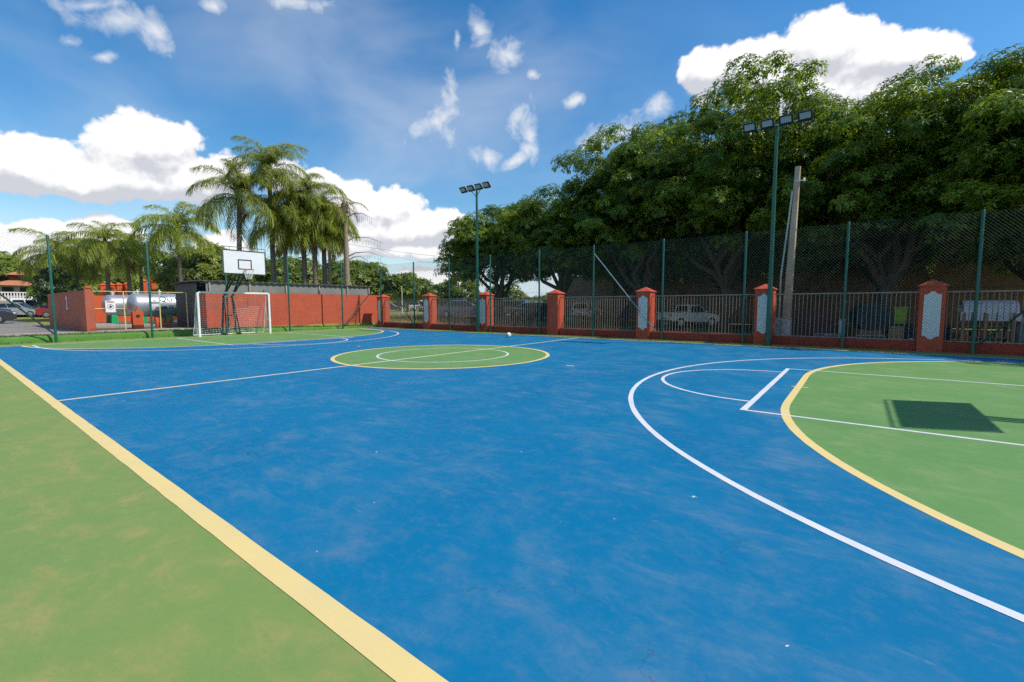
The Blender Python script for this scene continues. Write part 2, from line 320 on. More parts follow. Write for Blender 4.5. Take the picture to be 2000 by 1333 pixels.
leaf_mat('broad_leaf', (.075, .130, .014), (.27, .33, .035), .42)
leaf_mat('dark_leaf', (.018, .040, .012), (.070, .105, .030))
leaf_mat('palm_leaf', (.120, .185, .032), (.400, .440, .110), .46)
leaf_mat('palm_lime', (.16, .24, .026), (.44, .48, .070), .47)
leaf_mat('dry_leaf', (.16, .10, .045), (.34, .21, .08), .25)
leaf_mat('grass', (.050, .110, .012), (.150, .190, .030))
leaf_mat('dry_grass', (.15, .13, .035), (.30, .25, .070))
def ground_mat():
    m, t, b, o = newmat('earth'); v = objco(t)
    big = tnoise(t, v, .10, 5, .6, .4); med = tnoise(t, v, .6, 6, .62, .3); fin = tnoise(t, v, 9, 5, .65)
    c = mixc(t, ramp(t, med, .38, .66), (.19, .125, .075), (.115, .080, .052))
    sp = t.nodes.new('ShaderNodeSeparateXYZ'); t.links.new(v, sp.inputs[0])
    far = mth(t, 'MAXIMUM', ramp(t, sp.outputs[0], -24, -34), ramp(t, sp.outputs[1], 40, 55))
    gr = mth(t, 'MAXIMUM', ramp(t, mth(t, 'ADD', big, mth(t, 'MULTIPLY', mth(t, 'SUBTRACT', med, .5), .5)), .50, .60), mth(t, 'MULTIPLY', far, .85))
    g = mixc(t, ramp(t, fin, .35, .65), (.24, .255, .045), (.36, .32, .085))
    c = mixc(t, gr, c, g)
    c = mixc(t, ramp(t, fin, .55, .8, 0, .4), c, (.30, .24, .16))
    t.links.new(c, b.inputs['Base Color']); b.inputs['Roughness'].default_value = .95; b.inputs['Specular IOR Level'].default_value = .15
    bump(t, b, tnoise(t, v, 14, 6, .7), .7, .06)
ground_mat()

# ------------------------------------------------------------------ mesh helpers
class MB:
    def __init__(s): s.v = []; s.f = []; s.sm = False
    def add(s, vs, fs):
        n = len(s.v); s.v += [tuple(q) for q in vs]; s.f += [tuple(n+i for i in q) for q in fs]; return s
    def box(s, c, d, M=None, taper=1.0):
        x, y, z = (a/2 for a in d); P = []
        for k, q in ((-1, 1.0), (1, taper)):
            P += [Vector((-x*q, -y*q, k*z)), Vector((x*q, -y*q, k*z)), Vector((x*q, y*q, k*z)), Vector((-x*q, y*q, k*z))]
        if M is not None: P = [M @ q for q in P]
        c = Vector(c)
        return s.add([q+c for q in P], [(3, 2, 1, 0), (4, 5, 6, 7), (0, 1, 5, 4), (1, 2, 6, 5), (2, 3, 7, 6), (3, 0, 4, 7)])
    def tube(s, pts, r, n=8, cap=True):
        pts = [Vector(q) for q in pts]; m = len(pts); rr = r if isinstance(r, (list, tuple)) else [r]*m
        base = len(s.v); up = Vector((0, 0, 1)); prev = None
        for i, q in enumerate(pts):
            d = (pts[min(i+1, m-1)]-pts[max(i-1, 0)]).normalized()
            if prev is None:
                a = d.cross(up if abs(d.z) < .95 else Vector((1, 0, 0))).normalized()
            else:
                a = (prev-d*prev.dot(d)).normalized()
            prev = a; b = d.cross(a)
            for k in range(n):
                t = 2*math.pi*k/n; s.v.append(tuple(q+(a*math.cos(t)+b*math.sin(t))*rr[i]))
        for i in range(m-1):
            for k in range(n):
                s.f.append((base+i*n+k, base+i*n+(k+1) % n, base+(i+1)*n+(k+1) % n, base+(i+1)*n+k))
        if cap:
            s.f.append(tuple(base+k for k in reversed(range(n)))); s.f.append(tuple(base+(m-1)*n+k for k in range(n)))
        return s
    def lathe(s, prof, n=20, M=None):
        """profile of (r, z) turned round z, then M"""
        base = len(s.v); M = M or Matrix()
        for r, z in prof:
            for k in range(n):
                t = 2*math.pi*k/n; s.v.append(tuple(M @ Vector((r*math.cos(t), r*math.sin(t), z))))
        for i in range(len(prof)-1):
            for k in range(n):
                s.f.append((base+i*n+k, base+i*n+(k+1) % n, base+(i+1)*n+(k+1) % n, base+(i+1)*n+k))
        s.f.append(tuple(base+k for k in reversed(range(n)))); s.f.append(tuple(base+(len(prof)-1)*n+k for k in range(n)))
        return s
    def prism(s, poly, a, b, fn):
        """polygon (u,v) extruded from a to b; fn(u,v,w) -> point"""
        n = len(poly)
        vs = [fn(u, v, a) for u, v in poly]+[fn(u, v, b) for u, v in poly]
        return s.add(vs, [tuple(reversed(range(n))), tuple(range(n, 2*n))]+[(i, (i+1) % n, n+(i+1) % n, n+i) for i in range(n)])
    def wires(s, segs, r):
        """thin three-sided straight wires"""
        for a, b in segs:
            a = Vector(a); b = Vector(b); d = (b-a)
            if d.length < 1e-4: continue
            d.normalize(); u = d.cross(Vector((.31, .52, .8))).normalized(); w = d.cross(u)
            o = [(u*math.cos(t)+w*math.sin(t))*r for t in (0, 2.094, 4.189)]
            s.add([a+q for q in o]+[b+q for q in o], [(0, 1, 4, 3), (1, 2, 5, 4), (2, 0, 3, 5)])
        return s
    def mesh(s, name, m, smooth=False):
        me = bpy.data.meshes.new(name); me.from_pydata(s.v, [], s.f); me.materials.append(MATS[m]); me.update()
        if smooth:
            me.shade_smooth()
            try: me.set_sharp_from_angle(angle=R(40))
            except Exception: pass
        return me
def obj(name, data, parent=None, label=None):
    o = bpy.data.objects.new(name, data); COL.objects.link(o)
    if parent: o.parent = parent
    if label: o['label'] = label
    return o
def part(name, mb, m, parent=None, smooth=False, label=None, loc=None):
    o = obj(name, mb.mesh(name, m, smooth), parent, label)
    if loc: o.location = loc
    return o
def bevel(o, w=.01, seg=2):
    b = o.modifiers.new('bevel', 'BEVEL'); b.width = w; b.segments = seg; b.limit_method = 'ANGLE'; b.angle_limit = R(35)
    return o
def thing(name, label, cat, loc=(0, 0, 0), rz=0.0, group=None):
    o = bpy.data.objects.new(name, None); COL.objects.link(o); o.location = loc; o.rotation_euler = (0, 0, rz); o.empty_display_size = .3
    return tag(o, label, cat, group)
def tag(o, label, cat, group=None):
    o['label'] = label; o['category'] = cat
    if group: o['group'] = group
    return o
def struct(name, mb, m, parent=None):
    o = part(name, mb, m, parent); o['kind'] = 'structure'; return o
def sstep(a, b, x):
    t = min(1, max(0, (x-a)/(b-a))); return t*t*(3-2*t)
def gz(x, y):
    z = -.06
    z += (.28-z)*sstep(-16.38, -16.48, x)
    zr = -.1+.5*sstep(0, -20, x)
    return z+(zr-z)*sstep(9.3, 9.6, y)

# ------------------------------------------------------------------ ground, court, markings
L, HW = 14.18, 7.90
xs = [-2500, -1200, -600, -300, -180, -120, -80, -60, -45, -35, -28, -22, -19, -17.5, -16.8, -16.48, -16.43, -16.38, -15.9, -12, -9, -6, -3, 0, 4, 9, 15, 22, 35, 60, 120, 300, 800, 2500]
ys = [-2500, -800, -300, -120, -60, -30, -16, -8, -2, 4, 8, 9.3, 9.4, 9.5, 9.6, 11, 14, 18, 24, 32, 45, 60, 90, 150, 300, 700, 2500]
g = MB(); nx = len(xs)
g.v = [(x, y, gz(x, y)) for y in ys for x in xs]
g.f = [(j*nx+i, j*nx+i+1, (j+1)*nx+i+1, (j+1)*nx+i) for j in range(len(ys)-1) for i in range(nx-1)]
struct('ground', g, 'earth')
def sheet(name, poly, z, m):
    n = len(poly); b = MB(); b.add([(x, y, z) for x, y in poly], [tuple(range(n))]); return struct(name, b, m)
def rect(x0, x1, y0, y1): return [(x0, y0), (x1, y0), (x1, y1), (x0, y1)]
sheet('court_apron', rect(-15.5, 19, -16, 9.02), 0.0, 'green_apron')
sheet('court_surface', rect(-L, L, -HW, HW), 0.001, 'blue_court')
def band(name, path, w, z, m, closed=False):
    """strip of width w on the inner (left) side, path given as its outer edge centre line"""
    if not closed and len(path) == 2:
        (xa, ya), (xb, yb) = path; k = max(2, int(math.hypot(xb-xa, yb-ya)/.22)); path = [(xa+(xb-xa)*i/k, ya+(yb-ya)*i/k) for i in range(k+1)]
    b = MB(); n = len(path); P = [Vector((x, y, 0)) for x, y in path]; vs = []; jt = random.Random(n)
    for i in range(n):
        a = P[(i-1) % n] if (closed or i > 0) else P[i]; c = P[(i+1) % n] if (closed or i < n-1) else P[i]
        d = (c-a).normalized(); nn = Vector((-d.y, d.x, 0)); vs += [P[i]+nn*(w/2+jt.uniform(-.0028, .0028)), P[i]-nn*(w/2+jt.uniform(-.0028, .0028))]
    b.v = [(q.x, q.y, z) for q in vs]; m_ = n if closed else n-1
    b.f = [(2*i+1, 2*((i+1) % n)+1, 2*((i+1) % n), 2*i) for i in range(m_)]
    return struct(name, b, m)
def arc(cx, cy, r, a0, a1, n=48): return [(cx+r*math.cos(R(a0+(a1-a0)*i/n)), cy+r*math.sin(R(a0+(a1-a0)*i/n))) for i in range(n+1)]
RD = 5.52
for s in (1, -1):
    # penalty area: two quarter circles about the goal posts joined by a straight line; s=+1 is the near end
    pa = [(s*x, y) for x, y in [(L, -1.5-RD)]+arc(L, -1.5, RD, 270, 180, 32)+arc(L, 1.5, RD, 180, 90, 32)]
    pa = pa if s < 0 else pa
    sheet('penalty_area', (pa if s < 0 else list(reversed(pa))), 0.002, 'green_court')
    band('penalty_line', pa[1:], .10, 0.003, 'yellow_line')
    three = [(s*x, y) for x, y in [(L, -6.76)]+arc(L-1.2, 0, 6.76, 270, 90, 72)+[(L, 6.76)]]
    band('three_point_line', three, .07, 0.004, 'white_line')
    fx = s*(L-5.97)
    band('lane_line', [(s*L, -2.42), (fx+s*.08, -2.42)], .06, 0.004, 'white_line')
    band('lane_line', [(s*L, 2.42), (fx+s*.08, 2.42)], .06, 0.004, 'white_line')
    band('free_throw_line', [(fx+s*.04, -2.45), (fx+s*.04, 2.45)], .08, 0.0045, 'white_line')
    band('free_throw_arc', [(fx-s*q[0], q[1]) for q in arc(0, 0, 1.78, -90, 90, 40)], .06, 0.004, 'white_line')
    band('penalty_spot', [(s*(L-10)-.10, 0), (s*(L-10)+.10, 0)], .05, 0.003, 'white_line')
    band('penalty_tick', [(s*8.56, 0), (s*8.80, 0)], .05, 0.0035, 'yellow_line')
    band('goal_line', [(s*(L+.04), -HW-.1), (s*(L+.04), HW+.06)], .09, 0.003, 'yellow_line')
sheet('centre_circle_fill', arc(0, 0, 2.98, 0, 360, 96)[:-1], 0.002, 'green_court')
band('centre_circle_line', arc(0, 0, 2.99, 0, 360, 128)[:-1], .10, 0.003, 'yellow_line', True)
band('inner_circle_line', arc(0, 0, 1.845, 0, 360, 96)[:-1], .06, 0.004, 'white_line', True)
band('halfway_line', [(0, -HW), (0, HW)], .08, 0.0035, 'cream_line')
band('side_line', [(-L-.08, -HW-.06), (L+.08, -HW-.06)], .12, 0.003, 'yellow_line')
band('side_line', [(-L-.08, HW+.04), (L+.08, HW+.04)], .08, 0.003, 'yellow_line')

def hb(y): return .27-.17*sstep(-1, 9, y)
b = MB(); yy = [-16, -12, -9, -7, -5, -3, -1.5, -.5, .5, 2, 3.5, 5, 6.5, 8, 9.05]
prof = [(-15.46, 0, -.02), (-15.50, 1, -.09), (-15.62, 1, 0), (-16.5, 1, .004)]
for y in yy:
    for (x, k, dz) in prof: b.v.append((x, y, max(-.02, hb(y)*k+dz)))
b.f = [(j*4+i+1, j*4+i, (j+1)*4+i, (j+1)*4+i+1) for j in range(len(yy)-1) for i in range(3)]
struct('kerb', b, 'kerb_green')
sheet('pavement', rect(-18.2, -15.66, -40, -.52), .288, 'pavement')
sheet('car_park', rect(-62, -18.2, -60, -4.85), .292, 'asphalt')
sheet('path', [(-60, 18), (-56, 15), (-15, 58), (-20, 61)], .41, 'pavement')
b = MB().box((0, 0, 0), (9.2, .1, .004)); o = struct('parking_stripe', b, 'yellow_line'); o.location = (-27, -7.6, .298)

# ------------------------------------------------------------------ low walls, pillars and railings along the far side
FY = 9.02
PX = [11.13, 6.76, 2.37, -2.03, -6.42, -10.85, -15.32]
PL = ['red pillar with white plaque in deep shade, largest in view', 'red pillar with white plaque behind the nearer floodlight mast',
      'red pillar with white plaque crossed by the long fence brace', 'plain red pillar without any plaque, sunlit on one side',
      'red pillar with white plaque behind the farther floodlight mast', 'red pillar with white plaque beside the grey car',
      'red corner pillar with narrow plaque at the end of the red wall']
def plaque_poly():
    w, z0, z1, rb = .19, .46, 1.69, .070
    p = [(-w, z0), (-rb-.04, z0), (-rb-.04, z0-.03), (-rb, z0-.03)]
    p += [(rb*math.cos(R(a)), z0-.03+rb*math.sin(R(a))*.9) for a in range(190, 351, 16)]
    p += [(rb, z0-.03), (rb+.04, z0-.03), (rb+.04, z0), (w, z0), (w, z1), (rb+.04, z1), (rb+.04, z1+.03), (rb, z1+.03)]
    p += [(rb*math.cos(R(a)), z1+.03+rb*math.sin(R(a))*.9) for a in range(10, 171, 16)]
    p += [(-rb, z1+.03), (-rb-.04, z1+.03), (-rb-.04, z1), (-w, z1)]
    return p
def pillar_mesh():
    h = .29; b = MB(); b.box((0, .29, .965), (.58, .58, 1.93)); return b.mesh('shaft', 'red_pillar')
def cap_mesh():
    b = MB(); b.box((0, .29, 1.945), (.665, .665, .034)); b.add([(-.3325, -.0425, 1.963), (.3325, -.0425, 1.963), (.3325, .6225, 1.963), (-.3325, .6225, 1.963), (0, .29, 2.145)], [(0, 1, 4), (1, 2, 4), (2, 3, 4), (3, 0, 4)])
    return b.mesh('cap', 'red_pillar')
SHM, CPM = pillar_mesh(), cap_mesh()
PQM = MB().prism(plaque_poly(), -.016, .004, lambda u, v, w: (u, w, v)).mesh('plaque', 'plaque')
for i, x in enumerate(PX):
    t = thing('fence_pillar', PL[i], 'pillar', (x, FY-.02, 0), 0, 'red pillars along the far side of the court')
    bevel(obj('shaft', SHM, t), .012); obj('cap', CPM, t)
    if i != 3: obj('plaque', PQM, t)
BAR = MB().tube([(0, 0, .315), (0, 0, 1.745)], .0105, 5).mesh('bar', 'rail_brown')
bay = ['nearest, in front of the wooden yard shelter', 'in front of the yard junk and the concrete pole', 'in front of the white pickup truck', 'in front of the white hatchback', 'in front of the dark parked cars', 'in front of the grey sedan', 'in front of the sunny lawn by the corner']
for i in range(len(PX)):
    x1 = PX[i-1]-.29 if i else 15.2
    x0 = PX[i]+.29
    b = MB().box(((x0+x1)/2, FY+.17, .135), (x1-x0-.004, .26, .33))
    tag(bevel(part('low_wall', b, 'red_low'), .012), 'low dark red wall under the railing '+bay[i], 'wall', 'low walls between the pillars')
    t = thing('railing', 'brown bar railing '+bay[i], 'railing', ((x0+x1)/2, FY+.19, 0), 0, 'bar railings between the pillars')
    w = x1-x0-.006
    part('top_rail', MB().box((0, 0, 1.765), (w, .035, .04)), 'rail_brown', t)
    part('bottom_rail', MB().box((0, 0, .321), (w, .035, .03)), 'rail_brown', t)
    n = int(w/.112)
    for k in range(n):
        o = obj('bar', BAR, t); o.location = (-w/2+(k+.5)*w/n, 0, 0); o.rotation_euler = (random.uniform(-.004, .004), random.uniform(-.004, .004), 0)

# ------------------------------------------------------------------ chain link fences
def link_mesh(w, z0, z1, pitch=.092, r=.0026):
    b = MB(); h = z1-z0; seg = []
    n = int((w+h)/pitch)+2
    for k in range(-int(h/pitch)-1, int(w/pitch)+1):
        x = k*pitch
        for sgn, dy in ((1, .003), (-1, -.003)):
            # line x = x + t (or mirrored), z = z0 + t
            t0 = max(0, -x); t1 = min(h, w-x)
            if t1 > t0:
                a = (x+t0, dy, z0+t0); c = (x+t1, dy, z0+t1)
                if sgn < 0: a = (w-a[0], dy, a[2]); c = (w-c[0], dy, c[2])
                seg.append((a, c))
    b.wires(seg, r); b.wires([((0, 0, z1), (w, 0, z1)), ((0, 0, z0+.02), (w, 0, z0+.02)), ((0, 0, (z0+z1)/2), (w, 0, (z0+z1)/2))], r*1.3)
    return b.mesh('wire_mesh', 'wire_green')
def post_mesh(h): return MB().tube([(0, 0, -.02), (0, 0, h-.02), (0, 0, h+.01)], [.042, .042, .025], 10).mesh('post', 'green_paint', True)
ft = thing('chain_link_fence', 'tall green chain link fence on posts before the red pillars', 'fence', (0, 8.90, 0))
FX = [15.0, 12.02, 9.05, 6.14, 3.20, .15, -2.72, -5.78, -8.80, -11.80, -15.05]
PM = post_mesh(3.99)
for i, x in enumerate(FX):
    if i < len(FX): o = obj('post', PM, ft); o.location = (x, 0, 0)
    if i:
        w = FX[i-1]-x
        o = obj('wire_mesh', link_mesh(w, .06, 3.95), ft); o.location = (x, 0, 0); o['kind'] = 'stuff'
for (xa, za, xb, zb, mt) in ((.20, 3.62, 2.98, .33, 'brace_grey'), (12.08, .22, 14.96, 3.6, 'dark_green_paint'), (-14.98, 3.65, -11.86, .25, 'dark_green_paint')):
    part('brace', MB().tube([(xa, -.03, za), (xb, -.03, zb)], .024, 8), mt, ft, True)
fe = thing('chain_link_fence', 'green chain link fence behind the goal, at the end of the court', 'fence', (-15.22, 0, 0))
EY = [8.95, 6.25, 3.05, 0.02, -3.02, -6.03, -9.0, -12.0]
PM2 = post_mesh(4.12)
for i, y in enumerate(EY):
    if i: o = obj('post', PM2, fe); o.location = (0, y, 0)
    if i:
        o = obj('wire_mesh', link_mesh(EY[i-1]-y, .06, 4.08, .09, .0011), fe); o.location = (0, y, 0); o.rotation_euler = (0, 0, R(90)); o['kind'] = 'stuff'
for (ya, za, yb, zb) in ((-6.08, .35, -8.95, 3.7), (6.3, .2, 8.9, 2.9)):
    part('brace', MB().tube([(.03, ya, za), (.03, yb, zb)], .03, 8), 'dark_green_paint', fe, True)

# ------------------------------------------------------------------ floodlight masts
def floodlight_mast(x, label, sc=1.0):
    t = thing('floodlight_mast', label, 'floodlight', (x, 8.70, 0), 0, 'floodlight masts by the fence')
    part('pole', MB().tube([(0, 0, -.02), (0, 0, .03)], .14, 14).tube([(0, 0, .03), (0, 0, 3.4), (0, 0, 7.34)], [.082, .070, .052], 14), 'green_paint', t, True)
    cb_ = part('crossbar', MB().box((0, -.05, 7.37), (1.86, .05, .05)), 'galvanised', t)
    for s in (-1, 1):
        part('strut', MB().tube([(0, -.03, 6.98), (s*.34, -.05, 7.345)], .016, 6), 'green_paint', t)
    for k, px in enumerate((-.80, -.27, .27, .80)):
        M = Matrix.Rotation(R(-42), 4, 'X')
        h = bevel(part('lamp_head', MB().box((0, 0, 0), (.40, .085, .33)), 'lamp_black', t), .015)
        h.matrix_local = Matrix.Translation((px, -.15, 7.43)) @ M.inverted() @ Matrix()
        gl = part('lamp_glass', MB().box((0, -.046, .035), (.30, .012, .195)), 'lamp_glass', h)
        part('driver_box', MB().box((0, .085, 0), (.22, .09, .16)), 'lamp_black', h)
        part('bracket', MB().box((0, .12, -.05), (.30, .02, .05)).box((-.16, .06, -.05), (.02, .14, .05)).box((.16, .06, -.05), (.02, .14, .05)), 'galvanised', h)
    return t
floodlight_mast(6.98, 'nearer floodlight mast with four square lamps against the big trees')
floodlight_mast(-6.50, 'farther floodlight mast with four square lamps against blue sky')

# ------------------------------------------------------------------ goal at the far end
gt = thing('soccer_goal', 'white soccer goal with draped net in front of the red wall', 'goal', (-L, 0, 0))
for s in (-1, 1):
    part('goal_post', MB().box((-.02, s*1.54, 1.0), (.08, .08, 2.04)), 'white_paint', gt)
    part('back_stay', MB().tube([(-.05, s*1.52, 2.0), (-.28, s*1.52, 1.98), (-.62, s*1.54, .5), (-.80, s*1.56, .06)], .019, 7), 'white_paint', gt, True)
part('crossbar', MB().box((-.02, 0, 2.02), (.08, 3.0, .08)), 'white_paint', gt)
part('ground_bar', MB().tube([(-.80, -1.56, .05), (-.80, 1.56, .05)], .02, 7), 'white_paint', gt, True)
nb = MB(); NU, NV = 27, 19; grid = {}
for i in range(NU+1):
    for j in range(NV+1):
        u, v = i/NU, j/NV; y = -1.53+3.06*u; z = 2.0*(1-v)+.05*v
        dx = -.06-.22*min(1, v*5)-.50*v-.10*math.sin(math.pi*v)*math.sin(math.pi*u)+.03*math.sin(9*u+4*v)
        grid[i, j] = Vector((dx, y+.02*math.sin(13*v+3*u), z-.05*math.sin(math.pi*u)*math.sin(math.pi*v)-.02*math.sin(17*u)))
seg = [(grid[i, j], grid[i+1, j]) for i in range(NU) for j in range(NV+1)]+[(grid[i, j], grid[i, j+1]) for i in range(NU+1) for j in range(NV)]
for s in (-1, 1):
    def sp(u, v):
        d = (.28+.52*v); return Vector((-.02-(d)*u, s*(1.53+.02*math.sin(8*v+5*u)), 2.0*(1-v)+.05*v))
    for j in range(NV):
        for i in range(7):
            a = sp(i/7, j/NV); seg += [(a, sp((i+1)/7, j/NV)), (a, sp(i/7, (j+1)/NV))]
o = part('net', nb.wires(seg, .0042), 'net_white', gt); o['kind'] = 'stuff'

# ------------------------------------------------------------------ basketball stands (far one in view, near one throws its shadow on the court)
def hoop_stand(loc, rz, label, base_z, ay=.19):
    t = thing('basketball_stand', label, 'basketball hoop', loc, rz, 'basketball stands at the two ends')
    # local: +x points into the court, board plane at x = 0
    bd = bevel(part('backboard', MB().box((0, 0, 3.40), (.035, 1.80, 1.05)), 'board_white', t), .004)
    def line(n, y0, y1, z0, z1): return part(n, MB().box((.0205, (y0+y1)/2, (z0+z1)/2), (.004, abs(y1-y0), abs(z1-z0))), 'black_line', bd)
    for a in ((-.295, .295, 3.46, 3.51), (-.295, .295, 3.05, 3.10), (-.295, -.245, 3.101, 3.459), (.245, .295, 3.101, 3.459)): line('target_line', *a)
    for a in ((-.897, .897, 3.872, 3.922), (-.897, -.862, 2.88, 3.871), (.875, .897, 2.88, 3.871)): line('border_line', *a)
    fr = MB(); q = [(-.012, -.93, 2.85), (-.012, -.93, 4.05), (-.012, .93, 4.05), (-.012, .93, 2.85), (-.012, -.93, 2.85)]
    for a, c in zip(q, q[1:]): fr.tube([a, c], .016, 6)
    for y in (-.6, 0, .6): fr.tube([(-.012, y, 3.93), (-.012, y, 4.05)], .01, 5)
    fr.tube([(-.05, -.88, 3.15), (-.05, .88, 3.15)], .018, 6).tube([(-.05, -.88, 3.65), (-.05, .88, 3.65)], .018, 6)
    part('board_frame', fr, 'dark_green_paint', t)
    rim = MB(); P = [(.375+.225*math.cos(R(a)), .225*math.sin(R(a)), 3.05) for a in range(0, 361, 15)]
    rim.tube(P, .010, 6, False).box((.085, 0, 3.045), (.13, .12, .05)); part('rim', rim, 'rim_orange', t)
    hn = MB(); s_ = []
    for k in range(12):
        a0 = R(k*30)
        def hp(i, d): a = a0+R(15)*d*i; r = .225-.03*i; return (.375+r*math.cos(a), r*math.sin(a), 3.04-.105*i)
        for d in (1, -1):
            for i in range(4): s_.append((hp(i, d), hp(i+1, d)))
    part('hoop_net', hn.wires(s_, .005), 'net_white', t)
    for s in (-1, 1):
        y = s*ay
        part('column', MB().tube([(-2.12, s*.32, base_z), (-2.1, y, 1.85)], .048, 8).tube([(-1.62, s*.30, base_z), (-2.02, y, 1.80)], .030, 8), 'dark_green_paint', t, True)
        part('arm', MB().tube([(-2.1, y, 1.85), (-.06, y, 3.12)], .045, 8).tube([(-2.1, y, 1.85), (-.95, y, 2.95), (-.06, y, 3.66)], .036, 8), 'dark_green_paint', t, True)
    part('tie_bars', MB().tube([(-1.86, -.25, .95), (-1.86, .25, .95)], .02, 6).tube([(-2.1, -.2, 1.85), (-2.1, .2, 1.85)], .03, 6).tube([(-1.2, -.19, 2.41), (-1.2, .19, 2.41)], .02, 6), 'dark_green_paint', t)
    part('base_frame', MB().box((-1.87, -.31, base_z+.03), (.62, .09, .06)).box((-1.87, .31, base_z+.03), (.62, .09, .06)), 'dark_green_paint', t)
hoop_stand((-12.97, 0, 0), 0, 'white basketball backboard on dark green stand behind the goal', .02)
hoop_stand((12.93, 0, 0), math.pi, 'basketball stand whose shadow falls on the near green area', .01, .055)

# ------------------------------------------------------------------ ball
bt = thing('ball', 'small white and yellow ball on the blue court near the far line', 'ball', (-2.55, 6.3, .004))
bm_ = MB(); M = Matrix.Translation((0, 0, .112))
bm_.lathe([(.112*math.sin(R(a)) if 0 < a < 180 else .0005, -.112*math.cos(R(a))) for a in range(0, 181, 12)], 18, M); part('ball_skin', bm_, 'ball_white', bt, True)
for k, (m_, a) in enumerate((('ball_yellow', 20), ('ball_blue', 95), ('ball_yellow', 170), ('ball_blue', 250))):
    pb = MB(); P = []
    for i in range(5):
        for j in range(5):
            th = R(a-22+11*i); ph = R(-30+15*j+10*math.sin(a)); P.append((.1135*math.cos(ph)*math.cos(th), .1135*math.cos(ph)*math.sin(th), .112+.1135*math.sin(ph)))
    pb.add(P, [(i*5+j, (i+1)*5+j, (i+1)*5+j+1, i*5+j+1) for i in range(4) for j in range(4)]); part('ball_panel', pb, m_, bt, True)

# ------------------------------------------------------------------ red end wall and the shed behind it
WX, WY0, WY1 = -16.5, -.47, 9.75
tag(part('red_wall', MB().box((WX-.09, (WY0+WY1)/2, 1.04), (.18, WY1-WY0, 2.10)), 'red_wall'), 'long plain red wall behind the goal with post shadows', 'wall')
sh = thing('shed', 'low grey sheet metal shed with dark roof behind the red wall', 'shed', (WX-.2, WY0, .28))
wn_ = MB()
for k in range(20):   # corrugated side wall, facing the camera side
    x = -.95-k*.16
    wn_.add([(x, 0, 0), (x-.05, -.028, 0), (x-.11, -.028, 0), (x-.16, 0, 0), (x, 0, 2.30), (x-.05, -.028, 2.30), (x-.11, -.028, 2.30), (x-.16, 0, 2.30)], [(0, 1, 5, 4), (1, 2, 6, 5), (2, 3, 7, 6)])
part('side_cladding', wn_, 'shed_metal', sh)
part('side_wall', MB().box((-.47, .06, .9), (.94, .12, 1.8)), 'red_wall', sh)
part('rear_wall', MB().box((-4.2, 5.0, 1.15), (.1, 10, 2.3)), 'shed_metal', sh)
part('front_band', MB().box((-.02, 4.9, 2.06), (.04, 9.6, .62)), 'shed_band', sh)
PO = MB().box((.035, 0, 2.05), (.07, .07, .62)).mesh('band_post', 'concrete')
for y in (.25, 2.15, 4.1, 6.1, 8.0, 9.6): o = obj('band_post', PO, sh); o.location = (0, y, 0)
rf = MB(); ny = 150
for i in range(ny+1):
    y = -.22+i*(10.3/ny); z = 2.40+.028*math.sin(i*2*math.pi/5)
    for x, dz in ((.12, 0), (-2.6, .02), (-4.35, -.06)): rf.v.append((x, y, z+dz))
    for x, dz in ((.12, 0), (-2.6, .02), (-4.35, -.06)): rf.v.append((x, y, z+dz-.035))
for i in range(ny):
    a, c = i*6, (i+1)*6
    rf.f += [(a+1, c+1, c, a), (a+2, c+2, c+1, a+1), (a+3, c+3, c+4, a+4), (a+4, c+4, c+5, a+5), (a, c, c+3, a+3), (a+5, c+5, c+2, a+2)]
rf.f += [(0, 3, 4, 1), (1, 4, 5, 2)]
part('roof', rf, 'roof_fibre', sh)
part('roof_beam', MB().box((-.1, 4.95, 2.30), (.1, 10.1, .08)), 'shed_metal', sh)

# ------------------------------------------------------------------ gas tank yard on the left
bw = thing('block_wall', 'brown block wall with a painted number one, in its own shade', 'wall', (-17.25, -4.8, .28))
part('wall_body', MB().box((-4.9, .15, .9), (9.8, .30, 1.82)), 'brown_block', bw)
def text_mesh(body, size, mname, ext=.0):
    cu = bpy.data.curves.new('t', 'FONT'); cu.body = body; cu.size = size; cu.extrude = ext; cu.align_x = 'LEFT'; cu.offset = size*.022
    ob = bpy.data.objects.new('t', cu); COL.objects.link(ob); dg = bpy.context.evaluated_depsgraph_get()
    me = bpy.data.meshes.new_from_object(ob.evaluated_get(dg)); bpy.data.objects.remove(ob); me.materials.clear(); me.materials.append(MATS[mname]); return me
one = obj('number_one', MB().prism([(-.05, 0), (.20, 0), (.20, .05), (.11, .05), (.11, .60), (.05, .60), (-.04, .50), (-.04, .43), (.04, .47), (.04, .05), (-.05, .05)], 0, .006, lambda u, v, w: (u, -w, v)).mesh('number_one', 'tile_orange'), bw); one.data.materials[0] = MATS['sign_white']
one.location = (-4.35, -.003, .98); one.scale = (1.9, 1, 1.05)
tag(part('yard_wall', MB().box((-27.6, -.4, 1.16), (.2, 8.0, 1.78)), 'orange_wall'), 'sunlit orange wall behind the gas tanks', 'wall')
sl = bevel(part('tank_slab', MB().box((-23.9, .4, .345), (6.2, 9.0, .15)), 'concrete'), .02); tag(sl, 'concrete slab under the silver gas tanks', 'slab')
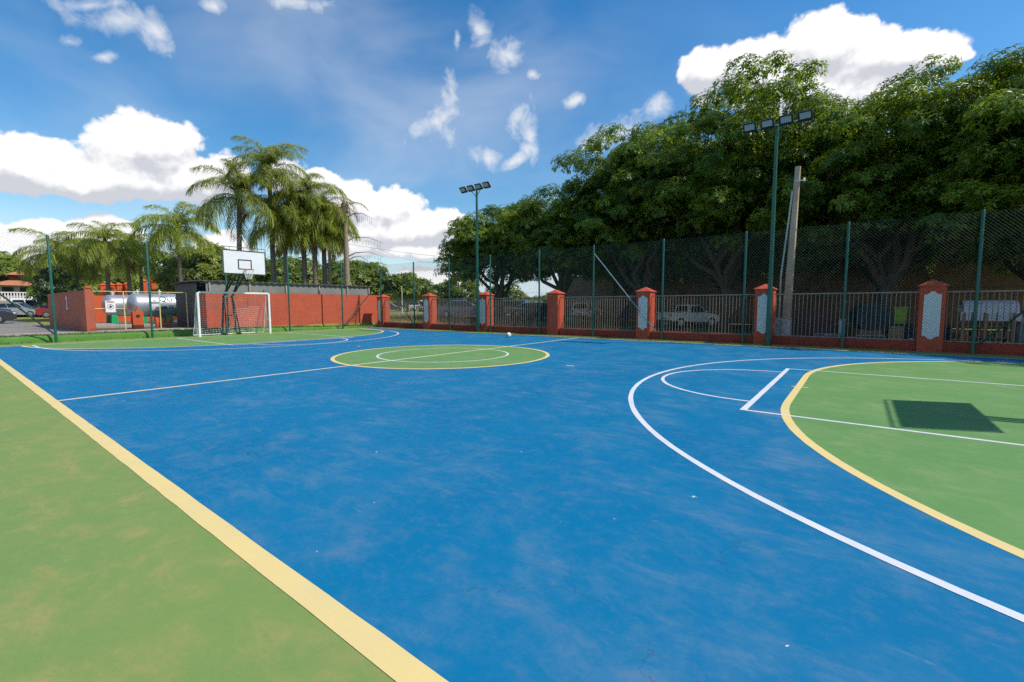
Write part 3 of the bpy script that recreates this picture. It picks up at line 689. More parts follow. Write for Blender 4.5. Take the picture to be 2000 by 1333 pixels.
def tank(x, y0, y1, zc, r, label, text):
    t = thing('gas_tank', label, 'tank', (x, y0, .42), 0, 'horizontal gas tanks')
    zl = zc-.42; Ln = y1-y0
    prof = [(.001, 0)]+[(r*math.sin(R(a)), .36*(1-math.cos(R(a)))) for a in range(15, 91, 15)]+[(r, Ln*.34), (r, Ln*.66)]+[(r*math.sin(R(a)), Ln-.36*(1-math.cos(R(a)))) for a in range(90, 14, -15)]+[(.001, Ln)]
    M = Matrix.Translation((0, 0, zl)) @ Matrix.Rotation(R(-90), 4, 'X')
    sh_ = part('shell', MB().lathe(prof, 40, M), 'silver_tank', t, True)
    for yy_ in (.5, 1.5):
        part('valve', MB().lathe([(.06, 0), (.06, .10), (.09, .10), (.09, .16), (.03, .16), (.03, .24)], 10, Matrix.Translation((0, yy_, zl+r-.02))), 'white_paint', t, True)
    for yy_ in (.42, Ln*.30, Ln*.72, Ln-.5):
        for s in (-1, 1):
            part('leg', MB().box((s*r*.86, yy_, .21), (.28, .32, .50), None, .82), 'tank_green', t)
        part('saddle', MB().box((0, yy_, .44), (r*1.5, .2, .08)), 'grey_box', t)
    if text:
        for body, size, y, zmid in (('LIQUIGÁS', .40, .98, .36), ('PETROBRAS', .24, 1.72, -.10)):
            me = text_mesh(body, size, 'teal_print'); h = .36*size
            for v in me.vertices:
                a = math.asin(max(-.95, min(.95, (zmid+v.co.y-h)/r))); yy_ = y+v.co.x*1.08
                v.co = ((r+.006)*math.cos(a), yy_, zl+(r+.006)*math.sin(a))
            obj('lettering', me, sh_)
        for (y, z0, z1, w, m_) in ((1.12, -.30, .06, .44, 'sign_white'), (1.52, -.22, -.06, .30, 'teal_print'), (1.08, .10, .15, .5, 'black_line')):
            pb = MB(); P = []
            for i in range(5):
                a = math.asin((z0+(z1-z0)*i/4)/r); P += [((r+.005)*math.cos(a), y-w/2, zl+(r+.005)*math.sin(a)), ((r+.005)*math.cos(a), y+w/2, zl+(r+.005)*math.sin(a))]
            pb.add(P, [(2*i, 2*i+1, 2*i+3, 2*i+2) for i in range(4)]); part('decal', pb, m_, sh_)
tank(-22.7, -2.25, 3.6, 1.46, .66, 'large silver gas tank with teal lettering on green legs', True)
tank(-25.2, -2.85, 3.0, 1.44, .62, 'plain silver gas tank behind the lettered one', False)
fg = thing('yard_fence', 'thin pale yellow pipe fence before the gas tanks', 'fence', (-18.3, 0, .29))
for y in (-4.42, -3.28, -1.9, -.75): part('post', MB().tube([(0, y, 0), (0, y, 1.82)], .026, 8), 'yellow_pipe', fg, True)
for z in (1.80, 1.0):
    for ya, yb in ((-4.42, -3.28), (-3.28, -1.9), (-1.9, -.75)):
        if z < 1.5 and ya > -4: continue
        part('rail', MB().tube([(0, ya+.027, z), (0, yb-.027, z)], .017, 6), 'yellow_pipe', fg, True)
o = obj('wire_mesh', link_mesh(3.67, .08, 1.78, .10, .0015), fg); o.location = (0, -4.42, 0); o.rotation_euler = (0, 0, R(90)); o['kind'] = 'stuff'
for q in o.data.materials: pass
sg = thing('warning_sign', 'white square no-smoking sign hung on the yard fence', 'sign', (-18.26, -3.78, 1.12))
part('board', MB().box((0, 0, .27), (.012, .36, .54)), 'sign_white', sg)
part('ring', MB().tube([(.012, .105*math.cos(R(a)), .26+.105*math.sin(R(a))) for a in range(0, 361, 20)], .010, 5, False), 'grey_box', sg)
part('pictogram', MB().prism([(.0, -.05), (.045, -.03), (.05, .02), (.015, .06), (-.02, .05), (-.05, .01), (-.04, -.035)], .008, .014, lambda u, v, w: (w, u, .255+v)), 'black_plastic', sg)
part('top_band', MB().box((.008, 0, .48), (.006, .27, .05)), 'sign_red', sg)
hc = thing('hose_cabinet', 'orange cabinet with round black opening and pointed top', 'cabinet', (-18.9, -2.68, .29))
bevel(part('box', MB().box((0, 0, .50), (.30, .42, .66)), 'orange_wall', hc), .01)
part('base', MB().box((0, 0, .085), (.34, .40, .17)), 'maroon', hc)
part('pointed_top', MB().prism([(-.05, 0), (.12, 0), (.03, .26)], -.06, .06, lambda u, v, w: (w, u-.02, .831+v)), 'orange_wall', hc)
part('opening', MB().lathe([(.085, 0), (.085, .012)], 20, Matrix.Translation((.149, .0, .62)) @ Matrix.Rotation(R(90), 4, 'Y')), 'black_plastic', hc)
for k, y in enumerate((-1.55, -1.28, -1.02)):
    ex = thing('fire_extinguisher', ('first', 'second', 'third')[k]+' orange extinguisher from the hose cabinet, under the tank', 'extinguisher', (-20.3, y, .29), 0, 'extinguishers under the tank')
    part('cylinder', MB().lathe([(.08, 0), (.085, .03), (.085, .42), (.05, .50), (.02, .52)], 14), 'orange_wall', ex, True)
    part('valve', MB().lathe([(.02, .52), (.025, .58), (.01, .6)], 8).box((.04, 0, .57), (.1, .02, .02)), 'black_plastic', ex)

# ------------------------------------------------------------------ utility pole, cables
up = thing('utility_pole', 'tapered concrete utility pole with grey conduit behind the fence', 'pole', (7.30, 10.45, -.1))
lean = (.16, 0)
part('shaft', MB().tube([(0, 0, 0), (.02, 0, 1.2), (.155, 0, 6.45)], [.155, .145, .092], 8), 'pole_concrete', up)
part('painted_base', MB().tube([(0, 0, .0), (.016, 0, .95)], [.158, .150], 8, False), 'tarp', up)
part('conduit', MB().tube([(-.22, -.02, .2), (-.22, -.02, 2.6), (-.05, -.05, 4.6), (.02, -.05, 5.6)], .032, 8), 'galvanised', up, True)
part('band', MB().tube([(.142, 0, 5.9), (.145, 0, 5.98)], .108, 8).tube([(.10, 0, 4.2), (.101, 0, 4.23)], .122, 8), 'galvanised', up)
part('insulator', MB().lathe([(.03, 0), (.045, .03), (.03, .06), (.045, .09), (.02, .13)], 10, Matrix.Translation((.36, 0, 5.9))).box((.25, 0, 5.95), (.22, .03, .03)), 'board_white', up, True)
def cable(name, a, b_, sag, r, label):
    a = Vector(a); b_ = Vector(b_)
    P = [a.lerp(b_, i/24)-Vector((0, 0, sag*4*(i/24)*(1-i/24))) for i in range(25)]
    tag(part(name, MB().tube(P, r, 5), 'cable', None, True), label, 'cable', 'overhead cables')
cable('overhead_cable', (7.44, 10.45, 5.72), (-60, 42, 11.5), 2.6, .012, 'thin overhead cable running from the concrete pole past the trees')
cable('overhead_cable', (-15.5, 20.9, 5.2), (-34, 13.5, 8.3), .35, .012, 'lower overhead cable crossing the sky beside the bare palm')

# ------------------------------------------------------------------ foliage builders
def leaf_cloud(name, clumps, m, per_m2=7.0, leaves=9, ll=.26, lw=.062, seed=1, shell=.55, droop=.45, tintbias=0.0, fill=.35):
    """rosettes of long leaves over and inside each clump; clumps: (x,y,z,rx,ry,rz)"""
    g_ = np.random.default_rng(seed); C = []; A = []; T = []
    cl = np.array(clumps, float)
    for (x, y, z, rx, ry, rz) in cl:
        area = 4*math.pi*((rx*ry)**1.6/3+(rx*rz)**1.6/3+(ry*rz)**1.6/3)**(1/1.6)
        n = max(6, int(area*per_m2)); d = g_.normal(size=(n, 3)); d /= np.linalg.norm(d, axis=1)[:, None]
        d[:, 2] = np.where(d[:, 2] < -.35, -d[:, 2]*.6, d[:, 2])
        s = np.where(g_.random(n) < fill, g_.uniform(shell*.5, .85, n), g_.uniform(.86, 1.08, n))
        C.append(np.array([x, y, z])+d*s[:, None]*np.array([rx, ry, rz])); A.append(d)
        # flush of young pale leaves on some clumps, patchy
        base = g_.normal(.39+tintbias, .22)
        T.append(np.clip(base+g_.normal(0, .15, n), 0, 1))
    C = np.concatenate(C); A = np.concatenate(A); T = np.concatenate(T); n = len(C)
    A = A+np.array([0, 0, .45]); A /= np.linalg.norm(A, axis=1)[:, None]
    u = np.cross(A, g_.normal(size=(n, 3))); u /= np.linalg.norm(u, axis=1)[:, None]; w = np.cross(A, u)
    k = np.arange(leaves); th = 2*math.pi*k/leaves
    th = th[None, :]+g_.uniform(0, 6.28, n)[:, None]+g_.normal(0, .25, (n, leaves))
    out = u[:, None, :]*np.cos(th)[..., None]+w[:, None, :]*np.sin(th)[..., None]
    D = out*g_.uniform(.75, 1.1, (n, leaves))[..., None]+A[:, None, :]*g_.uniform(-.1, .65, (n, leaves))[..., None]
    D[..., 2] -= droop*g_.uniform(.4, 1.3, (n, leaves)); D /= np.linalg.norm(D, axis=2)[..., None]
    S = np.cross(D, A[:, None, :]+.001); S /= np.linalg.norm(S, axis=2)[..., None]+1e-6
    Nn = np.cross(S, D)
    ln = ll*g_.uniform(.7, 1.25, (n, leaves))[..., None]; wd = lw*g_.uniform(.8, 1.2, (n, leaves))[..., None]
    b0 = C[:, None, :]+D*.02
    mid = b0+D*ln*.48+Nn*ln*.05
    v0 = b0; v1 = mid+S*wd*.5; v2 = b0+D*ln-np.array([0, 0, .12])*ln*droop*1.5; v3 = mid-S*wd*.5
    V = np.stack([v0, v1, v2, v3], 2).reshape(-1, 3); nl = n*leaves
    me = bpy.data.meshes.new(name)
    me.vertices.add(nl*4); me.vertices.foreach_set('co', V.astype(np.float32).ravel())
    idx = np.arange(nl)[:, None]*4+np.array([0, 1, 2, 0, 2, 3])[None, :]
    me.loops.add(nl*6); me.loops.foreach_set('vertex_index', idx.astype(np.int32).ravel())
    me.polygons.add(nl*2); me.polygons.foreach_set('loop_start', (np.arange(nl*2)*3).astype(np.int32)); me.polygons.foreach_set('loop_total', np.full(nl*2, 3, np.int32))
    tt = np.clip(np.repeat(T, leaves)+g_.normal(0, .07, nl), 0, 1); col = np.ones((nl*4, 4), np.float32); col[:, :3] = np.repeat(tt, 4)[:, None]
    at = me.color_attributes.new('tint', 'FLOAT_COLOR', 'POINT'); at.data.foreach_set('color', col.ravel())
    me.materials.append(MATS[m]); me.update(); me.validate()
    return me
def limb(b, a, c, r0, r1, seed, n=6, wob=.12):
    rr = random.Random(seed); a = Vector(a); c = Vector(c); ln = (c-a).length; P = []
    for i in range(n+1):
        t = i/n; q = a.lerp(c, t); q.z += ln*.10*math.sin(math.pi*t)
        if 0 < i < n: q += Vector((rr.uniform(-1, 1), rr.uniform(-1, 1), rr.uniform(-.5, .5)))*wob*ln*.25
        P.append(q)
    b.tube(P, [r0+(r1-r0)*i/n for i in range(n+1)], 7); return P
def broad_tree(name, label, loc, crown, nclump, m, seed, cs=(.9, 1.5), trunk_r=.28, group=None, cat='tree', limbs=9, lobes=0, bark='bark', **kw):
    """crown: (cx,cy,cz,rx,ry,rz) relative; lumps placed over an ellipsoid"""
    rr = random.Random(seed); t = thing(name, label, cat, loc, 0, group)
    cl = []; lob = []
    if lobes:
        cx, cy, cz, rx, ry, rz = crown
        lob = [(cx, cy, cz+rz*.40, rx*.62, ry*.62, rz*.60)]
        for i in range(lobes):
            zc = .62-1.25*(i+.5)/lobes; ph = i*2.39996+seed; rad = (1-abs(zc)**2.6)**.5; f = rr.uniform(.66, .76); q = rr.uniform(.38, .48)
            lob.append((cx+rx*f*rad*math.cos(ph), cy+ry*f*rad*math.sin(ph), cz+rz*f*zc, rx*q, ry*q, rz*q*.95))
    if lob:
        cx, cy, cz, rx, ry, rz = crown
        for i in range(46):
            zc = .75-1.6*(i+.5)/46; ph = i*2.39996+1.3; rad = (1-abs(zc)**2.8)**.5; f = rr.uniform(.62, .86); s = rr.uniform(*cs)
            cl.append((cx+rx*f*rad*math.cos(ph), cy+ry*f*rad*math.sin(ph), cz+rz*f*zc, s*1.15, s*1.15, s*.85))
    for (cx, cy, cz, rx, ry, rz) in (lob or [crown]):
        k = nclump if not lob else max(10, int(nclump*1.12)//len(lob))
        for i in range(k):
            zc = 1-2*(i+.5)/k*(.94); ph = i*2.39996+rr.uniform(-.3, .3); rad = (max(0, 1-abs(zc)**(2 if zc > 0 else 3.2)))**.5; f = rr.uniform(.70, .98)
            s = rr.uniform(*cs)
            cl.append((cx+rx*f*rad*math.cos(ph), cy+ry*f*rad*math.sin(ph), cz+rz*f*zc, s*rr.uniform(.9, 1.25), s*rr.uniform(.9, 1.25), s*rr.uniform(.6, .85)))
        for i in range(k//5):
            cl.append((cx+rx*.45*rr.uniform(-1, 1), cy+ry*.45*rr.uniform(-1, 1), cz+rz*.4*rr.uniform(-.8, 1), s, s, s*.7))
    obj('crown', leaf_cloud('crown', cl, m, seed=seed, **kw), t)
    b = MB(); cx, cy, cz, rx, ry, rz = crown; fork = Vector((cx*.25, cy*.25, max(.8, (cz-rz*.75)*.62)))
    limb(b, (0, 0, -.1), fork, trunk_r, trunk_r*.75, seed, 5, .08)
    tr_ = part('trunk', b, bark, t, True)
    for i in range(limbs):
        q = cl[(i*7) % len(cl)]; bb = MB(); P = limb(bb, fork-Vector((0, 0, .1)), Vector(q[:3]), trunk_r*.5, trunk_r*.10, seed+i, 7, .3)
        for j in (3, 5):
            e = P[j]+Vector((rr.uniform(-1, 1), rr.uniform(-1, 1), rr.uniform(.1, .9)))*rx*.3; limb(bb, P[j], e, trunk_r*.2, trunk_r*.05, seed+i*3+j, 4, .3)
        part('branch', bb, bark, tr_, True)
    return t

# ------------------------------------------------------------------ the row of mango trees
MG = 'mango trees behind the far fence'
BK = dict(per_m2=3.4, ll=.40, lw=.13, cs=(1.1, 1.8))
def mango(label, x, y, r, ztop, seed, zlow=3.2, n=64, per_m2=10.0, ll=.195, lw=.066, cs=(.60, .98), **kw):
    n = int(n*1.75) if per_m2 > 8 else n
    if per_m2 > 8: kw['lobes'] = 10 if n > 130 else 8
    z0 = gz(x, y); cz = (ztop+zlow)/2-z0; rz = (ztop-zlow)/2-.5
    broad_tree('mango_tree', label, (x, y, z0), (0, 0, cz, r, r*.92, rz), n, 'mango_leaf', seed, cs, .33, MG, per_m2=per_m2, leaves=8, ll=ll, lw=lw, fill=.25, **kw)
mango('farthest mango tree of the row, above the parked dark cars', -12.9, 18.4, 4.2, 9.3, 21, 1.7, 70)
mango('second farthest mango tree, with a dense dark crown', -7.4, 18.6, 4.6, 10.1, 22, 1.8, 70)
mango('mango tree rising behind the diagonal fence brace', -1.6, 19.0, 5.0, 12.9, 23, 1.9, 82)
mango('tallest mango tree, behind the nearer floodlight', 3.3, 19.2, 6.3, 14.2, 24, 2.0, 112)
mango('mango tree to the side of the concrete pole, with sunlit yellowish top', 10.4, 17.6, 5.0, 11.9, 25, 2.0, 90)
mango('nearest mango tree, cut off by the picture edge', 15.6, 15.0, 4.7, 11.3, 26, 2.1, 90)
mango('shaded mango tree in the back row behind the white pickup', 1.5, 26.6, 5.0, 10.5, 91, 2.3, 46, **BK)
mango('back row mango tree close to the brown wall end', -6.5, 27.8, 4.8, 9.6, 92, 2.6, 44, **BK)
mango('back row mango tree behind the cable reel', 10.5, 27.2, 5.0, 10.4, 93, 2.6, 46, **BK)
mango('back row mango tree behind the wooden shelter', 16.5, 25.0, 5.2, 11.0, 94, 2.3, 46, **BK)
mango('back row mango tree at the picture edge', 24.5, 24.0, 5.2, 11.0, 95, 2.4, 40, **BK)
for k_, x_ in enumerate((-10, -2.5, 5, 12.5, 20, 27)):
    mango(('first', 'second', 'third', 'fourth', 'fifth', 'sixth')[k_]+' dark tree from the wall end, peeping over the brown wall', x_, 36.5, 4.6, 9.0, 100+k_, 2.6, 34, **BK)
mango('mango tree beyond the picture edge that shades the fence', 21.0, 14.0, 4.6, 11.6, 27, 3.6, 54)

# ------------------------------------------------------------------ palms
def frond_mesh(name, Ln, a0, a1, m, seed, n=48, ll=.82, droop=1.0, dead=False):
    rr = random.Random(seed); V = []; Fc = []; T = []
    P = []; q = Vector((0, 0, 0)); ns = 16
    for i in range(ns+1):
        P.append(q.copy()); a = R(a0+(a1-a0)*(i/ns)**1.25); q = q+Vector((math.cos(a), 0, math.sin(a)))*Ln/ns
    def pt(t):
        f = t*ns; i = min(ns-1, int(f)); return P[i].lerp(P[i+1], f-i), (P[i+1]-P[i]).normalized()
    def addf(vs, fs, t):
        o_ = len(V); V.extend([tuple(v) for v in vs]); Fc.extend([tuple(o_+k for k in f_) for f_ in fs]); T.extend([t]*len(vs))
    for i in range(ns):   # rachis
        r = .028*(1-i/ns)+.006; r2 = .028*(1-(i+1)/ns)+.006
        a, b2 = P[i], P[i+1]
        addf([a+Vector((0, r, 0)), a+Vector((0, -r, 0)), a+Vector((0, 0, r)), b2+Vector((0, r2, 0)), b2+Vector((0, -r2, 0)), b2+Vector((0, 0, r2))], [(0, 3, 5, 2), (2, 5, 4, 1), (1, 4, 3, 0)], .55)
    for i in range(n):
        t = .12+.88*(i+.5)/n
        for s in (-1, 1):
            for rep in range(2):
                c, d = pt(min(.995, t+rr.uniform(-.01, .01)))
                lf = ll*(.35+.65*math.sin(math.pi*min(1, .15+t*.85))**.7)*rr.uniform(.8, 1.1)
                side = Vector((0, s, 0)); up = d.cross(side)*s
                if up.z < 0: up = -up
                dirv = (side*rr.uniform(.55, 1)+d*rr.uniform(.35, .8)+up*rr.uniform(-.35, .65)).normalized()
                tip = c+dirv*lf; mid = c+dirv*lf*.5
                g1 = droop*lf*rr.uniform(.10, .22); g2 = droop*lf*rr.uniform(.45, .95); mid = mid-Vector((0, 0, g1)); tip = tip-Vector((0, 0, g2))
                wv = dirv.cross(Vector((rr.uniform(-.4, .4), rr.uniform(-.4, .4), 1))).normalized()*.017
                addf([c-wv*.6, c+wv*.6, mid+wv, mid-wv, tip], [(0, 1, 2, 3), (3, 2, 4)], min(1, max(0, rr.gauss(.45, .2))))
    me = bpy.data.meshes.new(name); me.from_pydata(V, [], Fc); at = me.color_attributes.new('tint', 'FLOAT_COLOR', 'POINT')
    at.data.foreach_set('color', np.repeat(np.array(T, np.float32), 4)); me.materials.append(MATS[m]); me.update(); return me
FR = {k: [frond_mesh('frond', 3.1, 68, -35, k, 1, droop=.8), frond_mesh('frond', 3.3, 48, -70, k, 2), frond_mesh('frond', 3.3, 26, -86, k, 3, droop=1.25), frond_mesh('frond', 3.1, 2, -89, k, 4, droop=1.3, ll=.95)] for k in ('palm_leaf', 'palm_lime')}
DF = [frond_mesh('frond', 2.0, -10, -80, 'dry_leaf', 8, n=16, ll=.40, droop=1.0), frond_mesh('frond', 2.2, 25, -60, 'dry_leaf', 9, n=10, ll=.35)]
def palm(label, x, y, zc, seed, m='palm_leaf', sc=1.0, n=22, tr=.17, group=None, fruit=False, lean=(0, 0), name='palm_tree', fr=None, up=.8):
    rr = random.Random(seed); z0 = gz(x, y); t = thing(name, label, 'palm', (x, y, z0), 0, group); h = zc-z0
    top = Vector((lean[0], lean[1], h)); P = [Vector((lean[0]*(i/8)**1.5, lean[1]*(i/8)**1.5, h*i/8)) for i in range(9)]; P[0].z -= .15
    part('trunk', MB().tube(P, [tr*1.35]+[tr*(1.08-.25*i/8) for i in range(1, 9)], 12), 'pale_bark' if fr else 'palm_bark', t, True)
    part('crownshaft', MB().tube([top-Vector((0, 0, .15)), top+Vector((0, 0, .35)), top+Vector((0, 0, .8))], [tr*1.15, tr*1.35, tr*.4], 10), 'palm_leaf' if not fr else 'pale_bark', t, True)
    for i in range(n):
        k = i/(n-1); ms = (fr or FR[m])[min(3, int(k**up*4.0+rr.uniform(-.3, .3)) if k < 1 else 3) if not fr else rr.randrange(len(fr))]
        o = obj('frond', ms, t); o.location = top+Vector((0, 0, .55-.45*k)); s = sc*rr.uniform(.85, 1.12)
        o.scale = (s, s*rr.choice((-1, 1)), s); o.rotation_euler = (rr.uniform(-.25, .25), rr.uniform(-.15, .15), i*2.39996+rr.uniform(-.3, .3))
    if not fr:
        for j in range(3):
            o = obj('frond', DF[j % 2], t, 'dry brown hanging frond'); o.location = top+Vector((0, 0, .02)); o.rotation_euler = (0, R(25), rr.uniform(0, 6.28)); o.scale = (sc*.8,)*3
        o = obj('frond', FR[m][0], t); o.location = top+Vector((0, 0, .5)); o.rotation_euler = (0, R(-32), rr.uniform(0, 6)); o.scale = (sc*.75,)*3
    if fruit:
        part('fruit_cluster', MB().tube([top+Vector((.1, -.1, .1)), top+Vector((.5, -.5, .1)), top+Vector((.7, -.7, -.5))], [.03, .10, .05], 7), 'ball_yellow', t, True)
    return t
PG = 'tall palms behind the shed'
def at_range(px_az, rng_): pass
palm('tallest palm, centre of the clump behind the basketball board', -23.6, 6.15, 10.5, 31, sc=1.0, n=22, group=PG, fruit=True, up=1.5)
palm('palm leaning out over the basketball board, long arching fronds', -24.3, 4.15, 8.5, 32, sc=1.12, n=19, group=PG, lean=(0, .25), up=1.3)
palm('palm with thick hanging fronds beside the tallest one', -22.6, 7.9, 8.7, 33, 'palm_leaf', sc=1.0, n=26, group=PG, fruit=True, up=.7)
palm('palm at the sunny side of the clump, next to the bare trunk', -22.0, 9.1, 7.9, 34, 'palm_lime', sc=.9, n=24, group=PG, up=.6)
palm('lower palm hidden in the middle of the clump', -22.9, 6.7, 7.0, 35, 'palm_leaf', sc=.95, n=22, group=PG)
palm('small palm in front of the clump, pale green', -21.9, 8.3, 6.4, 36, 'palm_lime', sc=.85, n=20, group=PG)
palm('palm with a long curtain of hanging fronds near the white post', -22.9, 8.9, 7.0, 38, 'palm_leaf', sc=1.05, n=30, group=PG)
dp = palm('dying palm with pale trunk and a few brown hanging fronds', -20.3, 9.85, 8.3, 37, sc=.8, n=11, tr=.20, fr=DF)
for (z, ax, ln) in ((5.6, .35, 2.6), (4.5, .7, 2.2), (4.2, .1, 1.8), (7.3, .4, 1.9)):
    b = MB(); P = [Vector((0, 0, z)), Vector((.5*math.sin(ax)+.1, .5, z+.35)), Vector((ln*.6*math.sin(ax), ln*.6, z+.45)), Vector((ln*math.sin(ax), ln, z+.1))]
    b.tube(P, [.05, .035, .02, .008], 6)
    for k in range(1, 10): q = P[1].lerp(P[3], k/10); b.wires([(q, q-Vector((.05*math.sin(k*3), .04, .3+.2*math.sin(k*5))))], .010)
    part('bare_branch', b, 'dry_leaf' if False else 'bark', dp, True)
LG = 'smaller palms beyond the gas tanks'
for i, (lab, x, y, zc, m, sc, n) in enumerate([
    ('single drooping palm above the dark shed corner', -33.8, 3.55, 7.2, 'palm_lime', 1.05, 24),
    ('feathery palm above the farther silver tank', -38.0, -.1, 6.0, 'palm_lime', .95, 22),
    ('palm just behind the silver tank, slightly lower', -37.5, 1.1, 5.4, 'palm_lime', .85, 20),
    ('palm peeking over the brown block wall', -40.5, -2.4, 5.0, 'palm_lime', 1.0, 22),
    ('pale palm between the block wall and the tanks', -42.5, -1.3, 4.9, 'palm_lime', .9, 20),
    ('far palm near the shed roof', -44, 3.4, 5.6, 'palm_lime', .9, 20)]):
    palm(lab, x, y, zc, 40+i, m, sc, n, .15, LG)

# ------------------------------------------------------------------ other trees and bushes
def tree(label, x, y, ztop, r, seed, m='broad_leaf', n=30, name='broadleaf_tree', zlow=None, cs=None, z0=None, **kw):
    z0 = gz(x, y) if z0 is None else z0; h = ztop-z0; zl = h*.22 if zlow is None else zlow
    k = dict(per_m2=4.0, leaves=7, ll=.34, lw=.15, limbs=6); k.update(kw)
    broad_tree(name, label, (x, y, z0), (0, 0, (h+zl)/2, r, r, (h-zl)/2-.3), n, m, seed, cs or (r*.24, r*.42), .04*h, None, **k)
tree('dark leafy tree behind the brown block wall', -36.6, -3.2, 4.6, 1.15, 61, 'dark_leaf', 26, zlow=.4)
tree('round pale green tree by the white building', -74, -3.3, 7.4, 4.2, 62, 'broad_leaf', 26, ll=.55, lw=.25, z0=1.2)
tree('rounded tree beyond the end of the red wall', -51, 30.5, 7.4, 5.2, 63, 'broad_leaf', 34, ll=.6, lw=.26, per_m2=2.2)
tree('smaller rounded tree next to it over the corner pillar', -45.5, 36.0, 6.0, 3.6, 64, 'broad_leaf', 28, ll=.55, lw=.24, per_m2=2.6)
tree('broad tree filling the gap beyond the orange columns', -63, 5.5, 6.0, 4.6, 72, 'broad_leaf', 30, ll=.6, lw=.26, per_m2=2.2)
tree('yellow green tree beyond the tank yard wall', -58, 1.0, 4.6, 3.0, 73, 'broad_leaf', 24, ll=.55, lw=.24, per_m2=2.6, tintbias=.2)
tree('sunny tree seen under the basketball board', -40, 7.5, 7.0, 3.8, 65, 'broad_leaf', 30, ll=.5, lw=.2, per_m2=3)
tree('sunny tree seen between the palm trunks', -37, 13.5, 6.2, 3.6, 66, 'broad_leaf', 28, ll=.5, lw=.2, per_m2=3)
tree('olive shrub under the farthest mango tree', -21.5, 22.5, 4.4, 2.2, 67, 'broad_leaf', 22, name='shrub', zlow=.2)
tree('yellowish shrub beside the small white post', -17.8, 25.2, 3.6, 1.9, 68, 'broad_leaf', 20, name='shrub', zlow=.1, tintbias=.25)
tree('small bush on the slab behind the tanks', -30.0, .8, 2.9, 1.0, 69, 'broad_leaf', 12, name='shrub', zlow=.1, tintbias=.3)
tree('low hedge clump by the white van', -60.5, -3.0, 1.9, .8, 70, 'broad_leaf', 12, name='shrub', zlow=.05, tintbias=.15)
# far woodland on the horizon reads as one mass
g2 = random.Random(5); cl = []
for k in range(150):
    a = R(74+108*k/150+g2.uniform(-.4, .4)); d = g2.uniform(150, 210); s = g2.uniform(3, 5)
    cl.append((CAM.x+d*math.cos(a), CAM.y+d*math.sin(a), g2.uniform(1.0, 2.6), s*1.4, s*1.4, s*.75))
wd = obj('distant_woodland', leaf_cloud('distant_woodland', cl, 'broad_leaf', .30, 6, 1.5, .8, 77)); wd['kind'] = 'stuff'; wd['label'] = 'low line of distant woods along the horizon'; wd['category'] = 'woodland'

# grass tufts on the kerb and behind the railings
def tufts(name, pts, m, h, seed, label):
    g_ = np.random.default_rng(seed); V = []; Fc = []; T = []
    for (x, y, z) in pts:
        for k in range(9):
            a = g_.uniform(0, 6.28); hh = h*g_.uniform(.5, 1.3); l = hh*g_.uniform(.2, .9); bx, by = x+g_.normal(0, .04), y+g_.normal(0, .04)
            o_ = len(V); wx, wy = -math.sin(a)*.008, math.cos(a)*.008
            V += [(bx-wx, by-wy, z), (bx+wx, by+wy, z), (bx+math.cos(a)*l, by+math.sin(a)*l, z+hh)]; Fc.append((o_, o_+1, o_+2)); T += [g_.uniform(.1, .9)]*3
    me = bpy.data.meshes.new(name); me.from_pydata(V, [], Fc); at = me.color_attributes.new('tint', 'FLOAT_COLOR', 'POINT'); at.data.foreach_set('color', np.repeat(np.array(T, np.float32), 4)); me.materials.append(MATS[m]); me.update()
    o_ = obj(name, me); o_['kind'] = 'stuff'; o_['label'] = label; o_['category'] = 'grass'
P = [(-15.6-abs(rng.normal(0, .35)), y, hb(y)) for y in rng.uniform(-12, 9, 900)]
P = [(max(-16.4, x), y, z) for x, y, z in P]+[(-15.52+rng.normal(0, .02), y, .01) for y in rng.uniform(-9, 8.9, 220)]+[(-15.75+rng.normal(0, .12), y, hb(y)) for y in rng.normal(1.4, .5, 120)]
tufts('grass_strip', P, 'grass', .07, 3, 'short green grass and weeds on the kerb behind the goal')
P = []
for _ in range(2600):
    x = rng.uniform(-30, 13); y = 9.7+abs(rng.normal(0, 1))*(2.2 if x > -5 else 5)
    P.append((x, y, gz(x, y)-.01))
tufts('dry_grass', P, 'dry_grass', .22, 4, 'dry yellow grass growing behind the railings')

# ------------------------------------------------------------------ back wall behind the trees
bwl = thing('boundary_wall', 'tall brown wall in tree shade behind the parked cars', 'wall', (0, 31, -.1))
part('wall_face', MB().box((9, .15, 2.15), (48, .3, 4.3)), 'back_wall', bwl)
part('base_course', MB().box((9, -.04, 1.2), (48, .08, 2.6)), 'back_wall', bwl)
part('coping', MB().box((9, .15, 4.34), (48.1, .36, .08)), 'concrete', bwl)
for k in range(9):
    part('pier', MB().box((-14.8+k*5.6, -.16, 2.15), (.35, .16, 4.28)), 'back_wall', bwl)

